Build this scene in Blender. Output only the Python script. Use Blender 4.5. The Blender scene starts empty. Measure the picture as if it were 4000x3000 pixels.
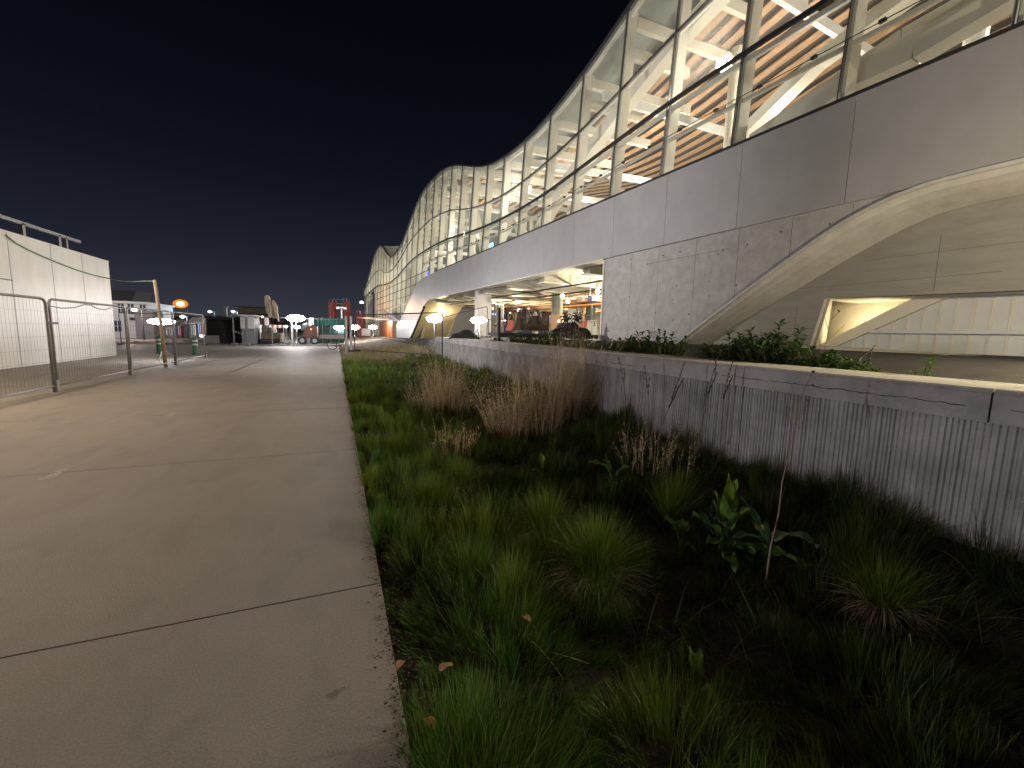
import bpy, math, random
import numpy as np
from mathutils import Vector, Matrix
R = math.radians
random.seed(7); rng = np.random.default_rng(11)
scene = bpy.context.scene
col = scene.collection

# ------------------------------------------------------------------ camera
EYE = Vector((0, 0, 1.6))
FPX = 1640.0                                     # focal length in pixels of the 4000 px wide photograph
AX = [Vector((.923, -.384, .024)), Vector((.024, .120, .992)), Vector((.384, .915, -.120))]
_r = AX[0].normalized(); _f = (AX[2] - _r * AX[2].dot(_r)).normalized(); _u = _r.cross(_f)
cam = bpy.data.cameras.new('camera'); cam.sensor_width = 36; cam.lens = FPX / 4000 * 36
cam.clip_start = .05; cam.clip_end = 3000
camo = bpy.data.objects.new('camera', cam); col.objects.link(camo)
camo.matrix_world = Matrix(((_r.x, _u.x, -_f.x, EYE.x), (_r.y, _u.y, -_f.y, EYE.y), (_r.z, _u.z, -_f.z, EYE.z), (0, 0, 0, 1)))
scene.camera = camo

# ------------------------------------------------------------------ night sky
w = bpy.data.worlds.new('World'); scene.world = w; w.use_nodes = True
nt = w.node_tree; nt.nodes.clear()
tc = nt.nodes.new('ShaderNodeTexCoord'); sx = nt.nodes.new('ShaderNodeSeparateXYZ'); cr = nt.nodes.new('ShaderNodeValToRGB')
bg = nt.nodes.new('ShaderNodeBackground'); wo = nt.nodes.new('ShaderNodeOutputWorld')
nt.links.new(tc.outputs['Generated'], sx.inputs[0]); nt.links.new(sx.outputs['Z'], cr.inputs[0])
nt.links.new(cr.outputs[0], bg.inputs[0]); nt.links.new(bg.outputs[0], wo.inputs[0])
cr.color_ramp.interpolation = 'B_SPLINE'; e = cr.color_ramp.elements
e[0].position = 0.0; e[0].color = (.046, .048, .062, 1)
e[1].position = 1.0; e[1].color = (.0009, .0008, .0022, 1)
for p_, c_ in ((.05, (.031, .034, .047, 1)), (.14, (.0125, .0148, .026, 1)), (.30, (.0042, .0048, .0088, 1)), (.55, (.0014, .0014, .0036, 1))):
    k = e.new(p_); k.color = c_
bg.inputs[1].default_value = 1.0
scene.view_settings.view_transform = 'Standard'; scene.view_settings.look = 'None'
scene.view_settings.exposure = 0; scene.view_settings.gamma = 1
scene.cycles.use_denoising = True
scene.cycles.max_bounces = 6; scene.cycles.diffuse_bounces = 3; scene.cycles.glossy_bounces = 2
scene.cycles.transparent_max_bounces = 16; scene.cycles.transmission_bounces = 4
scene.cycles.caustics_reflective = False; scene.cycles.caustics_refractive = False
scene.cycles.sample_clamp_indirect = 3; scene.cycles.blur_glossy = 1

# ------------------------------------------------------------------ pixel helpers (measure the photograph)
def ray(px, py): return _r * (px - 2000) + _u * (1500 - py) + _f * FPX
def G(px, py, z=0.0):
    d = ray(px, py); return EYE + d * ((z - EYE.z) / d.z)
def AY(px, py, y):                               # point on the sight line at distance y along the path
    d = ray(px, py); return EYE + d * (y / d.y)
def AXP(px, py, x):
    d = ray(px, py); return EYE + d * (x / d.x)
N0 = Vector((.998, .067, 0)); FD = Vector((-.067, .998, 0))
def FPL(px, py, off=0.0):                        # on the facade plane (off = metres towards the path)
    d = ray(px, py); P0 = Vector((12, 0, 0)) - N0 * off
    return EYE + d * ((P0 - EYE).dot(N0) / d.dot(N0))
LEAN = .061
def F(y, z, off=0.0):                            # facade coordinates
    x = 12 - .0671 * y + max(0, z - 7.35) * LEAN
    return Vector((x, y, z)) - N0 * off

# ------------------------------------------------------------------ mesh builder
class MB:
    def __init__(s): s.v = []; s.f = []; s.mi = []; s.cur = 0
    def add(s, vs, fs):
        o = len(s.v); s.v += [tuple(v) for v in vs]
        for f in fs: s.f.append([i + o for i in f]); s.mi.append(s.cur)
    def quad(s, a, b, c, d): s.add([a, b, c, d], [(0, 1, 2, 3)])
    def box(s, c, sz, rz=0, rx=0, ry=0):
        m = Matrix.Rotation(rz, 3, 'Z') @ Matrix.Rotation(ry, 3, 'Y') @ Matrix.Rotation(rx, 3, 'X')
        x, y, z = (k / 2 for k in sz); c = Vector(c)
        vs = [c + m @ Vector((i * x, j * y, k * z)) for i in (-1, 1) for j in (-1, 1) for k in (-1, 1)]
        s.add(vs, [(0, 1, 3, 2), (4, 6, 7, 5), (0, 4, 5, 1), (2, 3, 7, 6), (0, 2, 6, 4), (1, 5, 7, 3)])
    def bar(s, a, b, w_, h_, up=(0, 0, 1)):      # square bar from a to b
        a = Vector(a); b = Vector(b); d = (b - a).normalized(); up = Vector(up)
        if abs(d.dot(up)) > .98: up = Vector((1, 0, 0))
        sd = d.cross(up).normalized(); u2 = sd.cross(d).normalized()
        vs = [p + sd * i * w_ / 2 + u2 * j * h_ / 2 for p in (a, b) for i, j in ((-1, -1), (1, -1), (1, 1), (-1, 1))]
        s.add(vs, [(0, 3, 2, 1), (4, 5, 6, 7), (0, 1, 5, 4), (1, 2, 6, 5), (2, 3, 7, 6), (3, 0, 4, 7)])
    def tube(s, pts, r, n=6, caps=True):
        pts = [Vector(p) for p in pts]; m = len(pts)
        rr = r if isinstance(r, (list, tuple)) else [r] * m
        vs = []; ref = Vector((0, 0, 1))
        for i, p in enumerate(pts):
            t = (pts[min(i + 1, m - 1)] - pts[max(i - 1, 0)]).normalized()
            if abs(t.dot(ref)) > .95: ref = Vector((1, 0, 0)) if abs(t.x) < .9 else Vector((0, 1, 0))
            a = t.cross(ref).normalized(); b = t.cross(a)
            for k in range(n):
                q = 2 * math.pi * k / n; vs.append(p + (a * math.cos(q) + b * math.sin(q)) * rr[i])
        fs = [(i * n + k, i * n + (k + 1) % n, (i + 1) * n + (k + 1) % n, (i + 1) * n + k) for i in range(m - 1) for k in range(n)]
        if caps: fs += [tuple(range(n))[::-1], tuple(range((m - 1) * n, m * n))]
        s.add(vs, fs)
    def cyl(s, a, b, r, n=16, r2=None): s.tube([a, b], [r, r if r2 is None else r2], n)
    def ball(s, c, rad, nu=14, nv=8, M=None):
        c = Vector(c); rx, ry, rz = rad if isinstance(rad, (tuple, list)) else (rad,) * 3
        vs = []; 
        for j in range(nv + 1):
            t = math.pi * j / nv
            for i in range(nu):
                q = 2 * math.pi * i / nu; v = Vector((rx * math.sin(t) * math.cos(q), ry * math.sin(t) * math.sin(q), rz * math.cos(t)))
                vs.append(c + (M @ v if M else v))
        s.add(vs, [(j * nu + i, (j + 1) * nu + i, (j + 1) * nu + (i + 1) % nu, j * nu + (i + 1) % nu) for j in range(nv) for i in range(nu)])
    def prism(s, poly, ext):                     # polygon of 3-D points, extruded by ext
        n = len(poly); ext = Vector(ext); vs = [Vector(p) for p in poly] + [Vector(p) + ext for p in poly]
        s.add(vs, [tuple(range(n)), tuple(range(n, 2 * n))[::-1]] + [(i, i + n, (i + 1) % n + n, (i + 1) % n) for i in range(n)])
    def grid(s, P):                              # P[i][j] points
        n = len(P); m = len(P[0]); s.add([q for r_ in P for q in r_], [(i * m + j, i * m + j + 1, (i + 1) * m + j + 1, (i + 1) * m + j) for i in range(n - 1) for j in range(m - 1)])
    def build(s, name, mat, parent=None, smooth=False, at=None):
        me = bpy.data.meshes.new(name)
        off = Vector(at) if at is not None else Vector((0, 0, 0))
        me.from_pydata([tuple(Vector(v) - off) for v in s.v], [], s.f)
        mats = mat if isinstance(mat, (list, tuple)) else [mat]
        for m_ in mats: me.materials.append(m_)
        if len(mats) > 1: me.polygons.foreach_set('material_index', s.mi)
        if smooth: me.polygons.foreach_set('use_smooth', [True] * len(me.polygons))
        me.validate(); me.update()
        o = bpy.data.objects.new(name, me); col.objects.link(o)
        if at is not None: o.location = off
        if parent is not None:
            o.parent = parent
            if parent.get('_w'): o.location = off - Vector(parent['_w'])
        return o

def tag(o, label=None, cat=None, group=None, kind=None):
    if label: o['label'] = label
    if cat: o['category'] = cat
    if group: o['group'] = group
    if kind: o['kind'] = kind
    return o
def thing(name, loc, label, cat, group=None, world=False, rz=0):
    o = bpy.data.objects.new(name, None); col.objects.link(o); o.location = loc; o.rotation_euler.z = rz
    o.empty_display_size = .2
    if world: o['_w'] = list(loc)                # children are given in world coordinates
    return tag(o, label, cat, group)
def copy_tree(o, parent=None):
    c = o.copy(); col.objects.link(c); c.parent = parent
    for ch in list(o.children): copy_tree(ch, c)
    return c

# ------------------------------------------------------------------ materials
MATS = {}
def mat(name, c, rough=.6, metal=0, noise=0, nscale=4, bump=0, bscale=60, spec=.4, c2=None, stretch=None):
    m = bpy.data.materials.new(name); m.use_nodes = True; n = m.node_tree.nodes; l = m.node_tree.links
    b = n['Principled BSDF']; b.inputs['Roughness'].default_value = rough; b.inputs['Metallic'].default_value = metal
    b.inputs['Specular IOR Level'].default_value = spec
    b.inputs['Base Color'].default_value = (*c, 1)
    if noise or bump: 
        t = n.new('ShaderNodeTexCoord'); mp = n.new('ShaderNodeMapping'); l.new(t.outputs['Object'], mp.inputs[0])
        if stretch: mp.inputs['Scale'].default_value = stretch
    if noise:
        a = n.new('ShaderNodeTexNoise'); a.inputs['Scale'].default_value = nscale; a.inputs['Detail'].default_value = 8; a.inputs['Roughness'].default_value = .65
        r_ = n.new('ShaderNodeValToRGB'); l.new(mp.outputs[0], a.inputs[0]); l.new(a.outputs['Fac'], r_.inputs[0])
        cc = c2 or tuple(x * (1 - noise) for x in c)
        r_.color_ramp.elements[0].position = .32; r_.color_ramp.elements[0].color = (*cc, 1)
        r_.color_ramp.elements[1].position = .68; r_.color_ramp.elements[1].color = (*[min(1, x * (1 + noise * .5)) for x in c], 1)
        l.new(r_.outputs[0], b.inputs['Base Color'])
    if bump:
        a2 = n.new('ShaderNodeTexNoise'); a2.inputs['Scale'].default_value = bscale; a2.inputs['Detail'].default_value = 6
        bp = n.new('ShaderNodeBump'); bp.inputs['Strength'].default_value = bump; bp.inputs['Distance'].default_value = .02
        l.new(mp.outputs[0], a2.inputs[0]); l.new(a2.outputs['Fac'], bp.inputs['Height']); l.new(bp.outputs[0], b.inputs['Normal'])
    MATS[name] = m; return m
def emis(name, c, s, sample=True):
    m = bpy.data.materials.new(name); m.use_nodes = True; n = m.node_tree.nodes; n.clear()
    e_ = n.new('ShaderNodeEmission'); o = n.new('ShaderNodeOutputMaterial'); m.node_tree.links.new(e_.outputs[0], o.inputs[0])
    e_.inputs[0].default_value = (*c, 1); e_.inputs[1].default_value = s
    if not sample: m.cycles.emission_sampling = 'NONE'
    return m
def glass(name, tint=(.93, .96, .95), milk=0.0, milkcol=(.8, .78, .7), refl=.12):
    m = bpy.data.materials.new(name); m.use_nodes = True; n = m.node_tree.nodes; l = m.node_tree.links; n.clear()
    o = n.new('ShaderNodeOutputMaterial'); t = n.new('ShaderNodeBsdfTransparent'); t.inputs[0].default_value = (*tint, 1)
    g = n.new('ShaderNodeBsdfGlossy'); g.inputs['Roughness'].default_value = .03
    fr = n.new('ShaderNodeLayerWeight'); fr.inputs[0].default_value = refl
    m1 = n.new('ShaderNodeMixShader'); l.new(fr.outputs['Fresnel'], m1.inputs[0]); l.new(t.outputs[0], m1.inputs[1]); l.new(g.outputs[0], m1.inputs[2])
    out = m1
    if milk:
        d = n.new('ShaderNodeBsdfTranslucent'); d.inputs[0].default_value = (*milkcol, 1)
        d2 = n.new('ShaderNodeBsdfDiffuse'); d2.inputs[0].default_value = (*milkcol, 1)
        md = n.new('ShaderNodeMixShader'); md.inputs[0].default_value = .3; l.new(d.outputs[0], md.inputs[1]); l.new(d2.outputs[0], md.inputs[2])
        m2 = n.new('ShaderNodeMixShader')
        tc_ = n.new('ShaderNodeTexCoord'); ns = n.new('ShaderNodeTexNoise'); ns.inputs['Scale'].default_value = .8; ns.inputs['Detail'].default_value = 4
        mp = n.new('ShaderNodeMapping'); mp.inputs['Scale'].default_value = (1, 3.0, .5)
        mr = n.new('ShaderNodeMapRange'); mr.inputs[3].default_value = milk * .6; mr.inputs[4].default_value = milk * 1.4
        l.new(tc_.outputs['Object'], mp.inputs[0]); l.new(mp.outputs[0], ns.inputs[0]); l.new(ns.outputs['Fac'], mr.inputs[0]); l.new(mr.outputs[0], m2.inputs[0])
        l.new(m1.outputs[0], m2.inputs[1]); l.new(md.outputs[0], m2.inputs[2]); out = m2
    l.new(out.outputs[0], o.inputs[0]); return m
def leafmat(name, c, rough=.5, trans=.25):
    m = bpy.data.materials.new(name); m.use_nodes = True; n = m.node_tree.nodes; l = m.node_tree.links
    b = n['Principled BSDF']; b.inputs['Roughness'].default_value = rough; b.inputs['Specular IOR Level'].default_value = .3
    at_ = n.new('ShaderNodeAttribute') if name != 'roof_membrane' else n.new('ShaderNodeRGB')
    if name == 'roof_membrane': at_.outputs[0].default_value = (1, 1, 1, 1)
    else: at_.attribute_name = 'tint'
    mx = n.new('ShaderNodeMix'); mx.data_type = 'RGBA'; mx.blend_type = 'MULTIPLY'; mx.inputs[0].default_value = 1; mx.inputs[6].default_value = (*c, 1)
    l.new(at_.outputs['Color'], mx.inputs[7]); l.new(mx.outputs[2], b.inputs['Base Color'])
    tr = n.new('ShaderNodeBsdfTranslucent'); l.new(mx.outputs[2], tr.inputs[0])
    ms = n.new('ShaderNodeMixShader'); ms.inputs[0].default_value = trans
    l.new(b.outputs[0], ms.inputs[1]); l.new(tr.outputs[0], ms.inputs[2]); l.new(ms.outputs[0], n['Material Output'].inputs[0])
    return m

M_path = mat('path_concrete', (.34, .31, .27), .62, noise=.10, nscale=.8, bump=.35, bscale=120)
def path_detail(m):
    # scattered darker stains and fine grain on the slab
    n = m.node_tree.nodes; l = m.node_tree.links; b = n['Principled BSDF']
    t = n.new('ShaderNodeTexCoord'); mp = n.new('ShaderNodeMapping'); mp.inputs['Scale'].default_value = (1, .45, 1); l.new(t.outputs['Object'], mp.inputs[0])
    s1 = n.new('ShaderNodeTexNoise'); s1.inputs['Scale'].default_value = 3.2; s1.inputs['Detail'].default_value = 9; s1.inputs['Distortion'].default_value = .6
    s2 = n.new('ShaderNodeTexNoise'); s2.inputs['Scale'].default_value = 110; s2.inputs['Detail'].default_value = 2
    r1 = n.new('ShaderNodeMapRange'); r1.inputs[1].default_value = .33; r1.inputs[2].default_value = .5; r1.inputs[3].default_value = .90; r1.inputs[4].default_value = 1
    r2 = n.new('ShaderNodeMapRange'); r2.inputs[1].default_value = .3; r2.inputs[2].default_value = .7; r2.inputs[3].default_value = .82; r2.inputs[4].default_value = 1.14
    l.new(mp.outputs[0], s1.inputs[0]); l.new(t.outputs['Object'], s2.inputs[0]); l.new(s1.outputs['Fac'], r1.inputs[0]); l.new(s2.outputs['Fac'], r2.inputs[0])
    mu = n.new('ShaderNodeMath'); mu.operation = 'MULTIPLY'; l.new(r1.outputs[0], mu.inputs[0]); l.new(r2.outputs[0], mu.inputs[1])
    src = b.inputs['Base Color'].links[0].from_socket
    mx = n.new('ShaderNodeMix'); mx.data_type = 'RGBA'; mx.blend_type = 'MULTIPLY'; mx.inputs[0].default_value = 1
    l.new(src, mx.inputs[6]); l.new(mu.outputs[0], mx.inputs[7]); l.new(mx.outputs[2], b.inputs['Base Color'])
path_detail(M_path)
M_yard = mat('yard_ground', (.20, .17, .135), .95, noise=.45, nscale=.8, bump=.6, bscale=30)
M_soil = mat('soil', (.035, .026, .018), 1, noise=.5, nscale=6, bump=.9, bscale=25)
M_sand = mat('dusty_verge', (.22, .175, .12), 1, noise=.5, nscale=1.5, bump=.7, bscale=18)
M_terr = mat('terrace_ground', (.034, .028, .021), 1, noise=.5, nscale=2, bump=.7, bscale=18)
M_asph = mat('asphalt', (.16, .16, .17), .8, noise=.3, nscale=2, bump=.4, bscale=80)
M_paint = mat('road_paint', (.46, .43, .38), .7, noise=.55, nscale=14)
M_crack = mat('joint_shadow', (.05, .045, .04), 1)
M_fascia = mat('fascia_metal', (.40, .385, .39), .42, .25, noise=.06, nscale=.7, spec=.4)
M_fgap = mat('fascia_gap', (.14, .13, .13), .8)
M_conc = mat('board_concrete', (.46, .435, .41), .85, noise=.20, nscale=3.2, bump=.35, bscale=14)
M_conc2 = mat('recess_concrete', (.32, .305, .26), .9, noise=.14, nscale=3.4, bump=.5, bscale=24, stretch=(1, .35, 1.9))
M_rib = mat('rib_concrete', (.66, .62, .54), .7, noise=.16, nscale=2.2, bump=.2, bscale=8)
M_wall = mat('planter_concrete', (.41, .39, .38), .85, noise=.35, nscale=2.0, bump=.4, bscale=40)
M_cop = mat('coping_concrete', (.52, .48, .38), .85, noise=.25, nscale=5, bump=.3, bscale=60)
M_cream = mat('cream_steel', (.72, .68, .56), .4, noise=.05, nscale=2)
M_frame = mat('dark_frame', (.05, .05, .05), .45, .3)
M_white = mat('white_panel', (.66, .66, .64), .5, noise=.08, nscale=1.2)
M_whitec = mat('hoarding_panel', (.72, .71, .69), .38, noise=.10, nscale=1.3, spec=.5, stretch=(1, 1.4, .45), bump=.05, bscale=1.2)
M_galv = mat('galvanised_steel', (.30, .30, .31), .5, .55, noise=.25, nscale=12)
M_wire = mat('fence_wire', (.14, .14, .14), .6, .4)
M_dark = mat('dark_paint', (.03, .03, .032), .6, noise=.3)
M_timber = mat('timber_slats', (.50, .30, .165), .6, noise=.35, nscale=6, stretch=(1, .2, 1))
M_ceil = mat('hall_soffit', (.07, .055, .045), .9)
M_roof = leafmat('roof_membrane', (.36, .40, .38), .6, .35)
M_mull = mat('mullion_cap', (.13, .13, .125), .4, .4)
M_wood = mat('wooden_post', (.38, .26, .15), .8, noise=.35, nscale=10, stretch=(4, 4, .6))
M_green = mat('bollard_green', (.02, .16, .07), .4)
M_refl = mat('reflective_band', (.6, .62, .6), .3)
M_red = mat('silo_red', (.42, .07, .045), .5, noise=.3, nscale=1.2)
M_rust = mat('machine_red', (.12, .035, .028), .6, noise=.45, nscale=3)
M_steel = mat('bucket_steel', (.26, .20, .155), .6, .3, noise=.4, nscale=5, bump=.2)
M_sandp = mat('excavator_paint', (.42, .34, .22), .6, noise=.4, nscale=1.2)
M_teal = mat('teal_scrim', (.06, .24, .22), .8, noise=.2, nscale=1)
M_orange = mat('orange_duct', (.70, .22, .06), .5, noise=.15)
M_rubber = mat('rubber', (.02, .02, .02), .8)
M_brick = mat('far_render', (.34, .30, .27), .9, noise=.2, nscale=.3)
M_slate = mat('roof_slate', (.06, .06, .06), .8, noise=.2, nscale=3)
M_door = mat('orange_door', (.62, .17, .05), .5, noise=.2, nscale=3)
M_blue = mat('sign_blue', (.03, .14, .42), .4)
M_bollw = mat('cable_green', (.14, .22, .16), .5)
M_winglass = mat('dark_window', (.05, .075, .09), .12, spec=.6)
M_glow = emis('lamp_white', (1, .98, 1), 55)
M_glow2 = emis('lamp_far', (1, .97, 1), 12, False)
M_blueglow = emis('screen_blue', (.1, .25, 1), 2.0, False)
G_clear = glass('clear_glass', refl=.07, milk=.09, milkcol=(.75, .74, .68))
G_milk = glass('film_glass', refl=.08, milk=.17, milkcol=(.80, .79, .74))

# ------------------------------------------------------------------ ground
def wallx(y): return 4.2 + .044 * y
def smooth(a, b, x):
    t = min(1, max(0, (x - a) / (b - a))); return t * t * (3 - 2 * t)
def gz(x, y):
    """height of the verge between path and planter wall, and of the yard beyond"""
    sw = -.10 - .12 * math.sin(math.pi * min(1, max(0, (x - .25) / 4))) 
    sw = sw + .03 * smooth(.6, .25, x) + .22 * smooth(3, 4.4, x)
    far = .55 * smooth(.5, 8, x) + .05
    z = sw * (1 - smooth(20, 32, y)) + far * smooth(20, 34, y)
    return z
def sheet(name, xs, ys, zf, m, kind='structure'):
    b = MB(); b.grid([[Vector((x, y, zf(x, y))) for y in ys] for x in xs]); o = b.build(name, m, smooth=True); tag(o, kind=kind); return o
sheet('ground', [-900, -300, -100, 100, 300, 900], [-300, -50, 60, 200, 500, 1800], lambda x, y: -.6, M_yard)
xs = [.2 + .2 * i for i in range(25)] + [6, 7, 8, 10, 14, 20]
sheet('verge_soil', [x for x in xs if x < 4.6], [-4 + .5 * i for i in range(57)], lambda x, y: gz(x, y) + .03 * math.sin(7 * x + 3 * y), M_soil)
sheet('yard_verge', [.24, 1, 2, 3, 4, 5, 6, 7, 8, 10, 14, 20, 40], [24.3, 26, 28, 30, 33, 36, 40, 50, 70, 120], lambda x, y: gz(x, y) - .01, M_sand)
_b = MB(); _b.grid([[Vector((wallx(min(y, 24)) + .1 + dx, y, (1.12 + .25 * smooth(1, 4, dx) - .62 * smooth(28, 46, y)) if not (dx < .5 and y > 23.95) else .2)) for y in (-8, 0, 10, 20, 23.9, 24.0, 26, 30, 36, 44, 60, 98)] for dx in (0, .6, 1, 2, 3, 4, 8, 14, 26)]); tag(_b.build('terrace', M_terr, smooth=True), kind='structure')
sheet('far_yard', [-120, -60, -30, -12, -8, 0, .25], [43.2, 60, 90, 140, 260], lambda x, y: .0 + .0 * y, M_yard)
b = MB()
def slab(x0, x1, y0, y1): b.box(((x0 + x1) / 2, (y0 + y1) / 2, -.125), (x1 - x0, y1 - y0, .25))
joints = [-4, -.62, 2.62, 5.87] + [5.87 + 3.3 * k for k in range(1, 12)]
for j0, j1 in zip(joints[:-1], joints[1:]): slab(-6.6, .225, j0 + .0075, j1 - .0075)
o = b.build('path', M_path); tag(o, kind='structure')
b = MB()
for j in joints[1:-1]: b.box((-3.19, j, -.063), (6.8, .012, .12))
o = b.build('path_joint', M_crack); tag(o, kind='structure')
b = MB(); b.box((-3.2, 19, -.20), (6.7, 46, .3)); o = b.build('path_bed', M_crack); tag(o, kind='structure')
b = MB(); b.box((-24, 20, -.13), (34.79, 46.4, .25)); o = b.build('yard_paving', M_path); tag(o, kind='structure')
# bright service road beyond the path, kerb
b = MB(); b.box((-20, 60.2, -.12), (48, .3, .30)); o = b.build('kerb', M_conc); tag(o, kind='structure')
b = MB(); b.box((-24, 51.6, -.13), (60, 16.8, .25)); o = b.build('service_road', M_asph); tag(o, kind='structure')
b = MB()
random.seed(3)
for k in range(11):
    y = 5.82 + 3.36 * k
    b2 = []
    n = 14
    for i in range(n):
        a = 2 * math.pi * i / n
        b2.append(Vector((-2.79 + .055 * max(-1, min(1, 1.6 * math.cos(a))) + random.uniform(-.012, .012), y + .17 * max(-1, min(1, 1.4 * math.sin(a))) + random.uniform(-.03, .03), .004)))
    b.add(b2, [tuple(range(n))])
o = b.build('path_marking', M_paint); tag(o, kind='structure')

# hills / far skyline
b = MB(); pr = [(-250, 2), (-190, 4), (-150, 6), (-120, 7), (-90, 8), (-60, 10), (-40, 9), (-20, 6), (0, 3), (30, 1)]
b.grid([[Vector((x, 330, 0)), Vector((x, 360, h)), Vector((x, 400, h * 1.15)), Vector((x, 440, 0))] for x, h in pr]); tag(b.build('hill', mat('hill_scrub', (.02, .025, .02), 1), smooth=True), kind='structure')

# ------------------------------------------------------------------ terminal building
def interp(tab, y):
    if y <= tab[0][0]: return tab[0][1]
    for (a, za), (c, zc) in zip(tab[:-1], tab[1:]):
        if y <= c:
            return za + (zc - za) * (y - a) / (c - a)
    return tab[-1][1]
def curve(tab):
    # smooth (Catmull-Rom) interpolation
    ys = [t[0] for t in tab]; zs = [t[1] for t in tab]
    sl = [0] * len(tab)
    for i in range(1, len(tab) - 1): sl[i] = (zs[i + 1] - zs[i - 1]) / (ys[i + 1] - ys[i - 1])
    def f(y):
        if y <= ys[0]: return zs[0]
        for i in range(len(ys) - 1):
            if y <= ys[i + 1]:
                h = ys[i + 1] - ys[i]; t = (y - ys[i]) / h
                return (2 * t**3 - 3 * t**2 + 1) * zs[i] + (t**3 - 2 * t**2 + t) * h * sl[i] + (-2 * t**3 + 3 * t**2) * zs[i + 1] + (t**3 - t**2) * h * sl[i + 1]
        return zs[-1]
    return f
ztop = curve([(-12, 13.5), (-8, 15), (-4, 16.6), (2, 17.1), (7, 17.0), (9.9, 16.6), (12.7, 15.9), (15.5, 15.0), (18.4, 14.0), (21.4, 13.3), (24.3, 12.98), (27, 13.05), (29.7, 13.4), (32.5, 14.2), (35.3, 15.2), (38, 16.1),
  (40.5, 16.7), (43, 17), (48, 17.05), (51, 16.5), (54, 15.3), (57, 13.9), (60, 12.9), (63, 12.5), (66, 12.45), (69.6, 13.4), (74.3, 15.3), (78, 16), (80, 16), (83, 15.4), (86, 14), (89, 12.4), (92, 11.2), (96, 10.4), (100, 9.5)])
zmid = curve([(-12, 11.8), (-4, 12.8), (2, 13.1), (7, 13.0), (9.9, 12.8), (12.7, 12.4), (15.6, 11.8), (18.5, 11.25), (21.4, 10.87), (24.3, 10.65), (27.3, 10.65), (30.1, 10.85), (32.9, 11.25), (35.6, 11.8), (38.4, 12.4), (41.2, 12.75), (43.7, 13),
  (46.5, 13.05), (50, 12.9), (54, 12.5), (57, 11.8), (60, 11.1), (64, 10.5), (68, 10.4), (72, 10.9), (77, 11.85), (83, 11.7), (88, 11), (96, 9.8), (100, 9)])
zrail = curve([(-12, 9.4), (-4, 9.9), (2, 10.1), (8, 10.1), (12.7, 9.95), (15.6, 9.7), (18.6, 9.4), (21.4, 9.15), (24.4, 9.05), (27.4, 9.08), (30.1, 9.2), (32.9, 9.4), (35.6, 9.65), (38.5, 9.9), (41.4, 10.05), (44, 10.12), (50, 10.1), (54, 9.85),
  (58, 9.35), (62, 8.85), (69, 8.7), (77, 9.2), (84.5, 8.95), (92, 8.5), (100, 8)])
zlow_tab = [(-12, 7.37), (44, 7.37), (46.5, 7.3), (48.9, 7.05), (50.9, 6.3), (53.5, 5.0), (55.9, 3.86), (58.5, 3.0), (61.5, 2.3), (61.6, .62), (100, .62)]
T = thing('terminal_building', (12, 0, 1.2), 'long wavy glass terminal with grey fascia and concrete base beside the planter wall', 'building', world=True)
MY = [10.05 + 2.86 * k for k in range(-6, 31)]
for i, y in enumerate(MY):
    zl = interp(zlow_tab, y)
    b = MB()                                       # outer dark cap and inner cream fin of each mullion
    b.bar(F(y, zl, .03), F(y, ztop(y), .03), .034, .09, (1, 0, 0)); b.build('mullion', M_mull, T)
    b = MB(); b.bar(F(y, zl, -.32), F(y, ztop(y) - .05, -.32), .40, .16, (0, 1, 0)) if False else b.prism([F(y - .08, zl, -.06), F(y + .08, zl, -.06), F(y + .08, ztop(y) - .06, -.06), F(y - .08, ztop(y) - .06, -.06)], N0 * .42)
    b.build('fin', M_cream, T)
    b = MB(); zt = ztop(y) - .62
    zr = ztop(y) - .2
    b.prism([F(y - .12, zt, -.49), F(y + .12, zt, -.49), F(y + .12, zr, -.49), F(y - .12, zr, -.49)], N0 * 6.5 + Vector((0, 0, .35)))
    zt2 = zmid(y) + (ztop(y) - zmid(y)) * .42
    b.prism([F(y - .11, zt2, -.49), F(y + .11, zt2, -.49), F(y + .11, zt2 + .42, -.49), F(y - .11, zt2 + .42, -.49)], N0 * 3.2 + Vector((0, 0, .15)))
    b.build('rafter', M_cream, T)
for i, (ya, yb) in enumerate(zip(MY[:-1], MY[1:])):
    b = MB(); ym = (ya + yb) / 2; a_, c_ = ya + .03, yb - .03
    la, lb = interp(zlow_tab, a_), interp(zlow_tab, c_)
    if abs(la - lb) > 1.5: la = lb = max(la, lb) if yb < 61 else .62
    b.cur = 0; b.quad(F(a_, la), F(c_, lb), F(c_, zrail(c_) - .04), F(a_, zrail(a_) - .04))
    b.cur = 1; b.quad(F(a_, zrail(a_) + .04), F(c_, zrail(c_) + .04), F(c_, zmid(c_) - .02), F(a_, zmid(a_) - .02))
    b.quad(F(a_, zmid(a_) + .02), F(c_, zmid(c_) + .02), F(c_, ztop(c_) - .02), F(a_, ztop(a_) - .02))
    b.f = [f[::-1] for f in b.f]; b.build('window', [G_clear, G_milk], T)
def band(f, name, w_, off, m, y0=MY[0], y1=MY[-1], step=.715, dz=0):
    b = MB(); n = int((y1 - y0) / step)
    for i in range(n):
        ya = y0 + i * step; yb = ya + step
        b.prism([F(ya, f(ya) - w_ / 2 + dz, off), F(yb, f(yb) - w_ / 2 + dz, off), F(yb, f(yb) + w_ / 2 + dz, off), F(ya, f(ya) + w_ / 2 + dz, off)], N0 * .10)
    return b.build(name, m, T)
band(zrail, 'rail', .13, .09, M_frame); band(zmid, 'transom', .045, .06, M_frame); band(ztop, 'roof_edge', .10, .12, M_frame, dz=-.0)
band(zrail, 'inner_rail', .16, -.10, M_cream, dz=-.14)
band(zmid, 'inner_rail', .10, -.08, M_cream, dz=-.02); band(ztop, 'inner_rail', .22, -.10, M_cream, dz=-.2)
zrod = lambda y: (7.37 + zrail(y)) / 2 + .05
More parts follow.
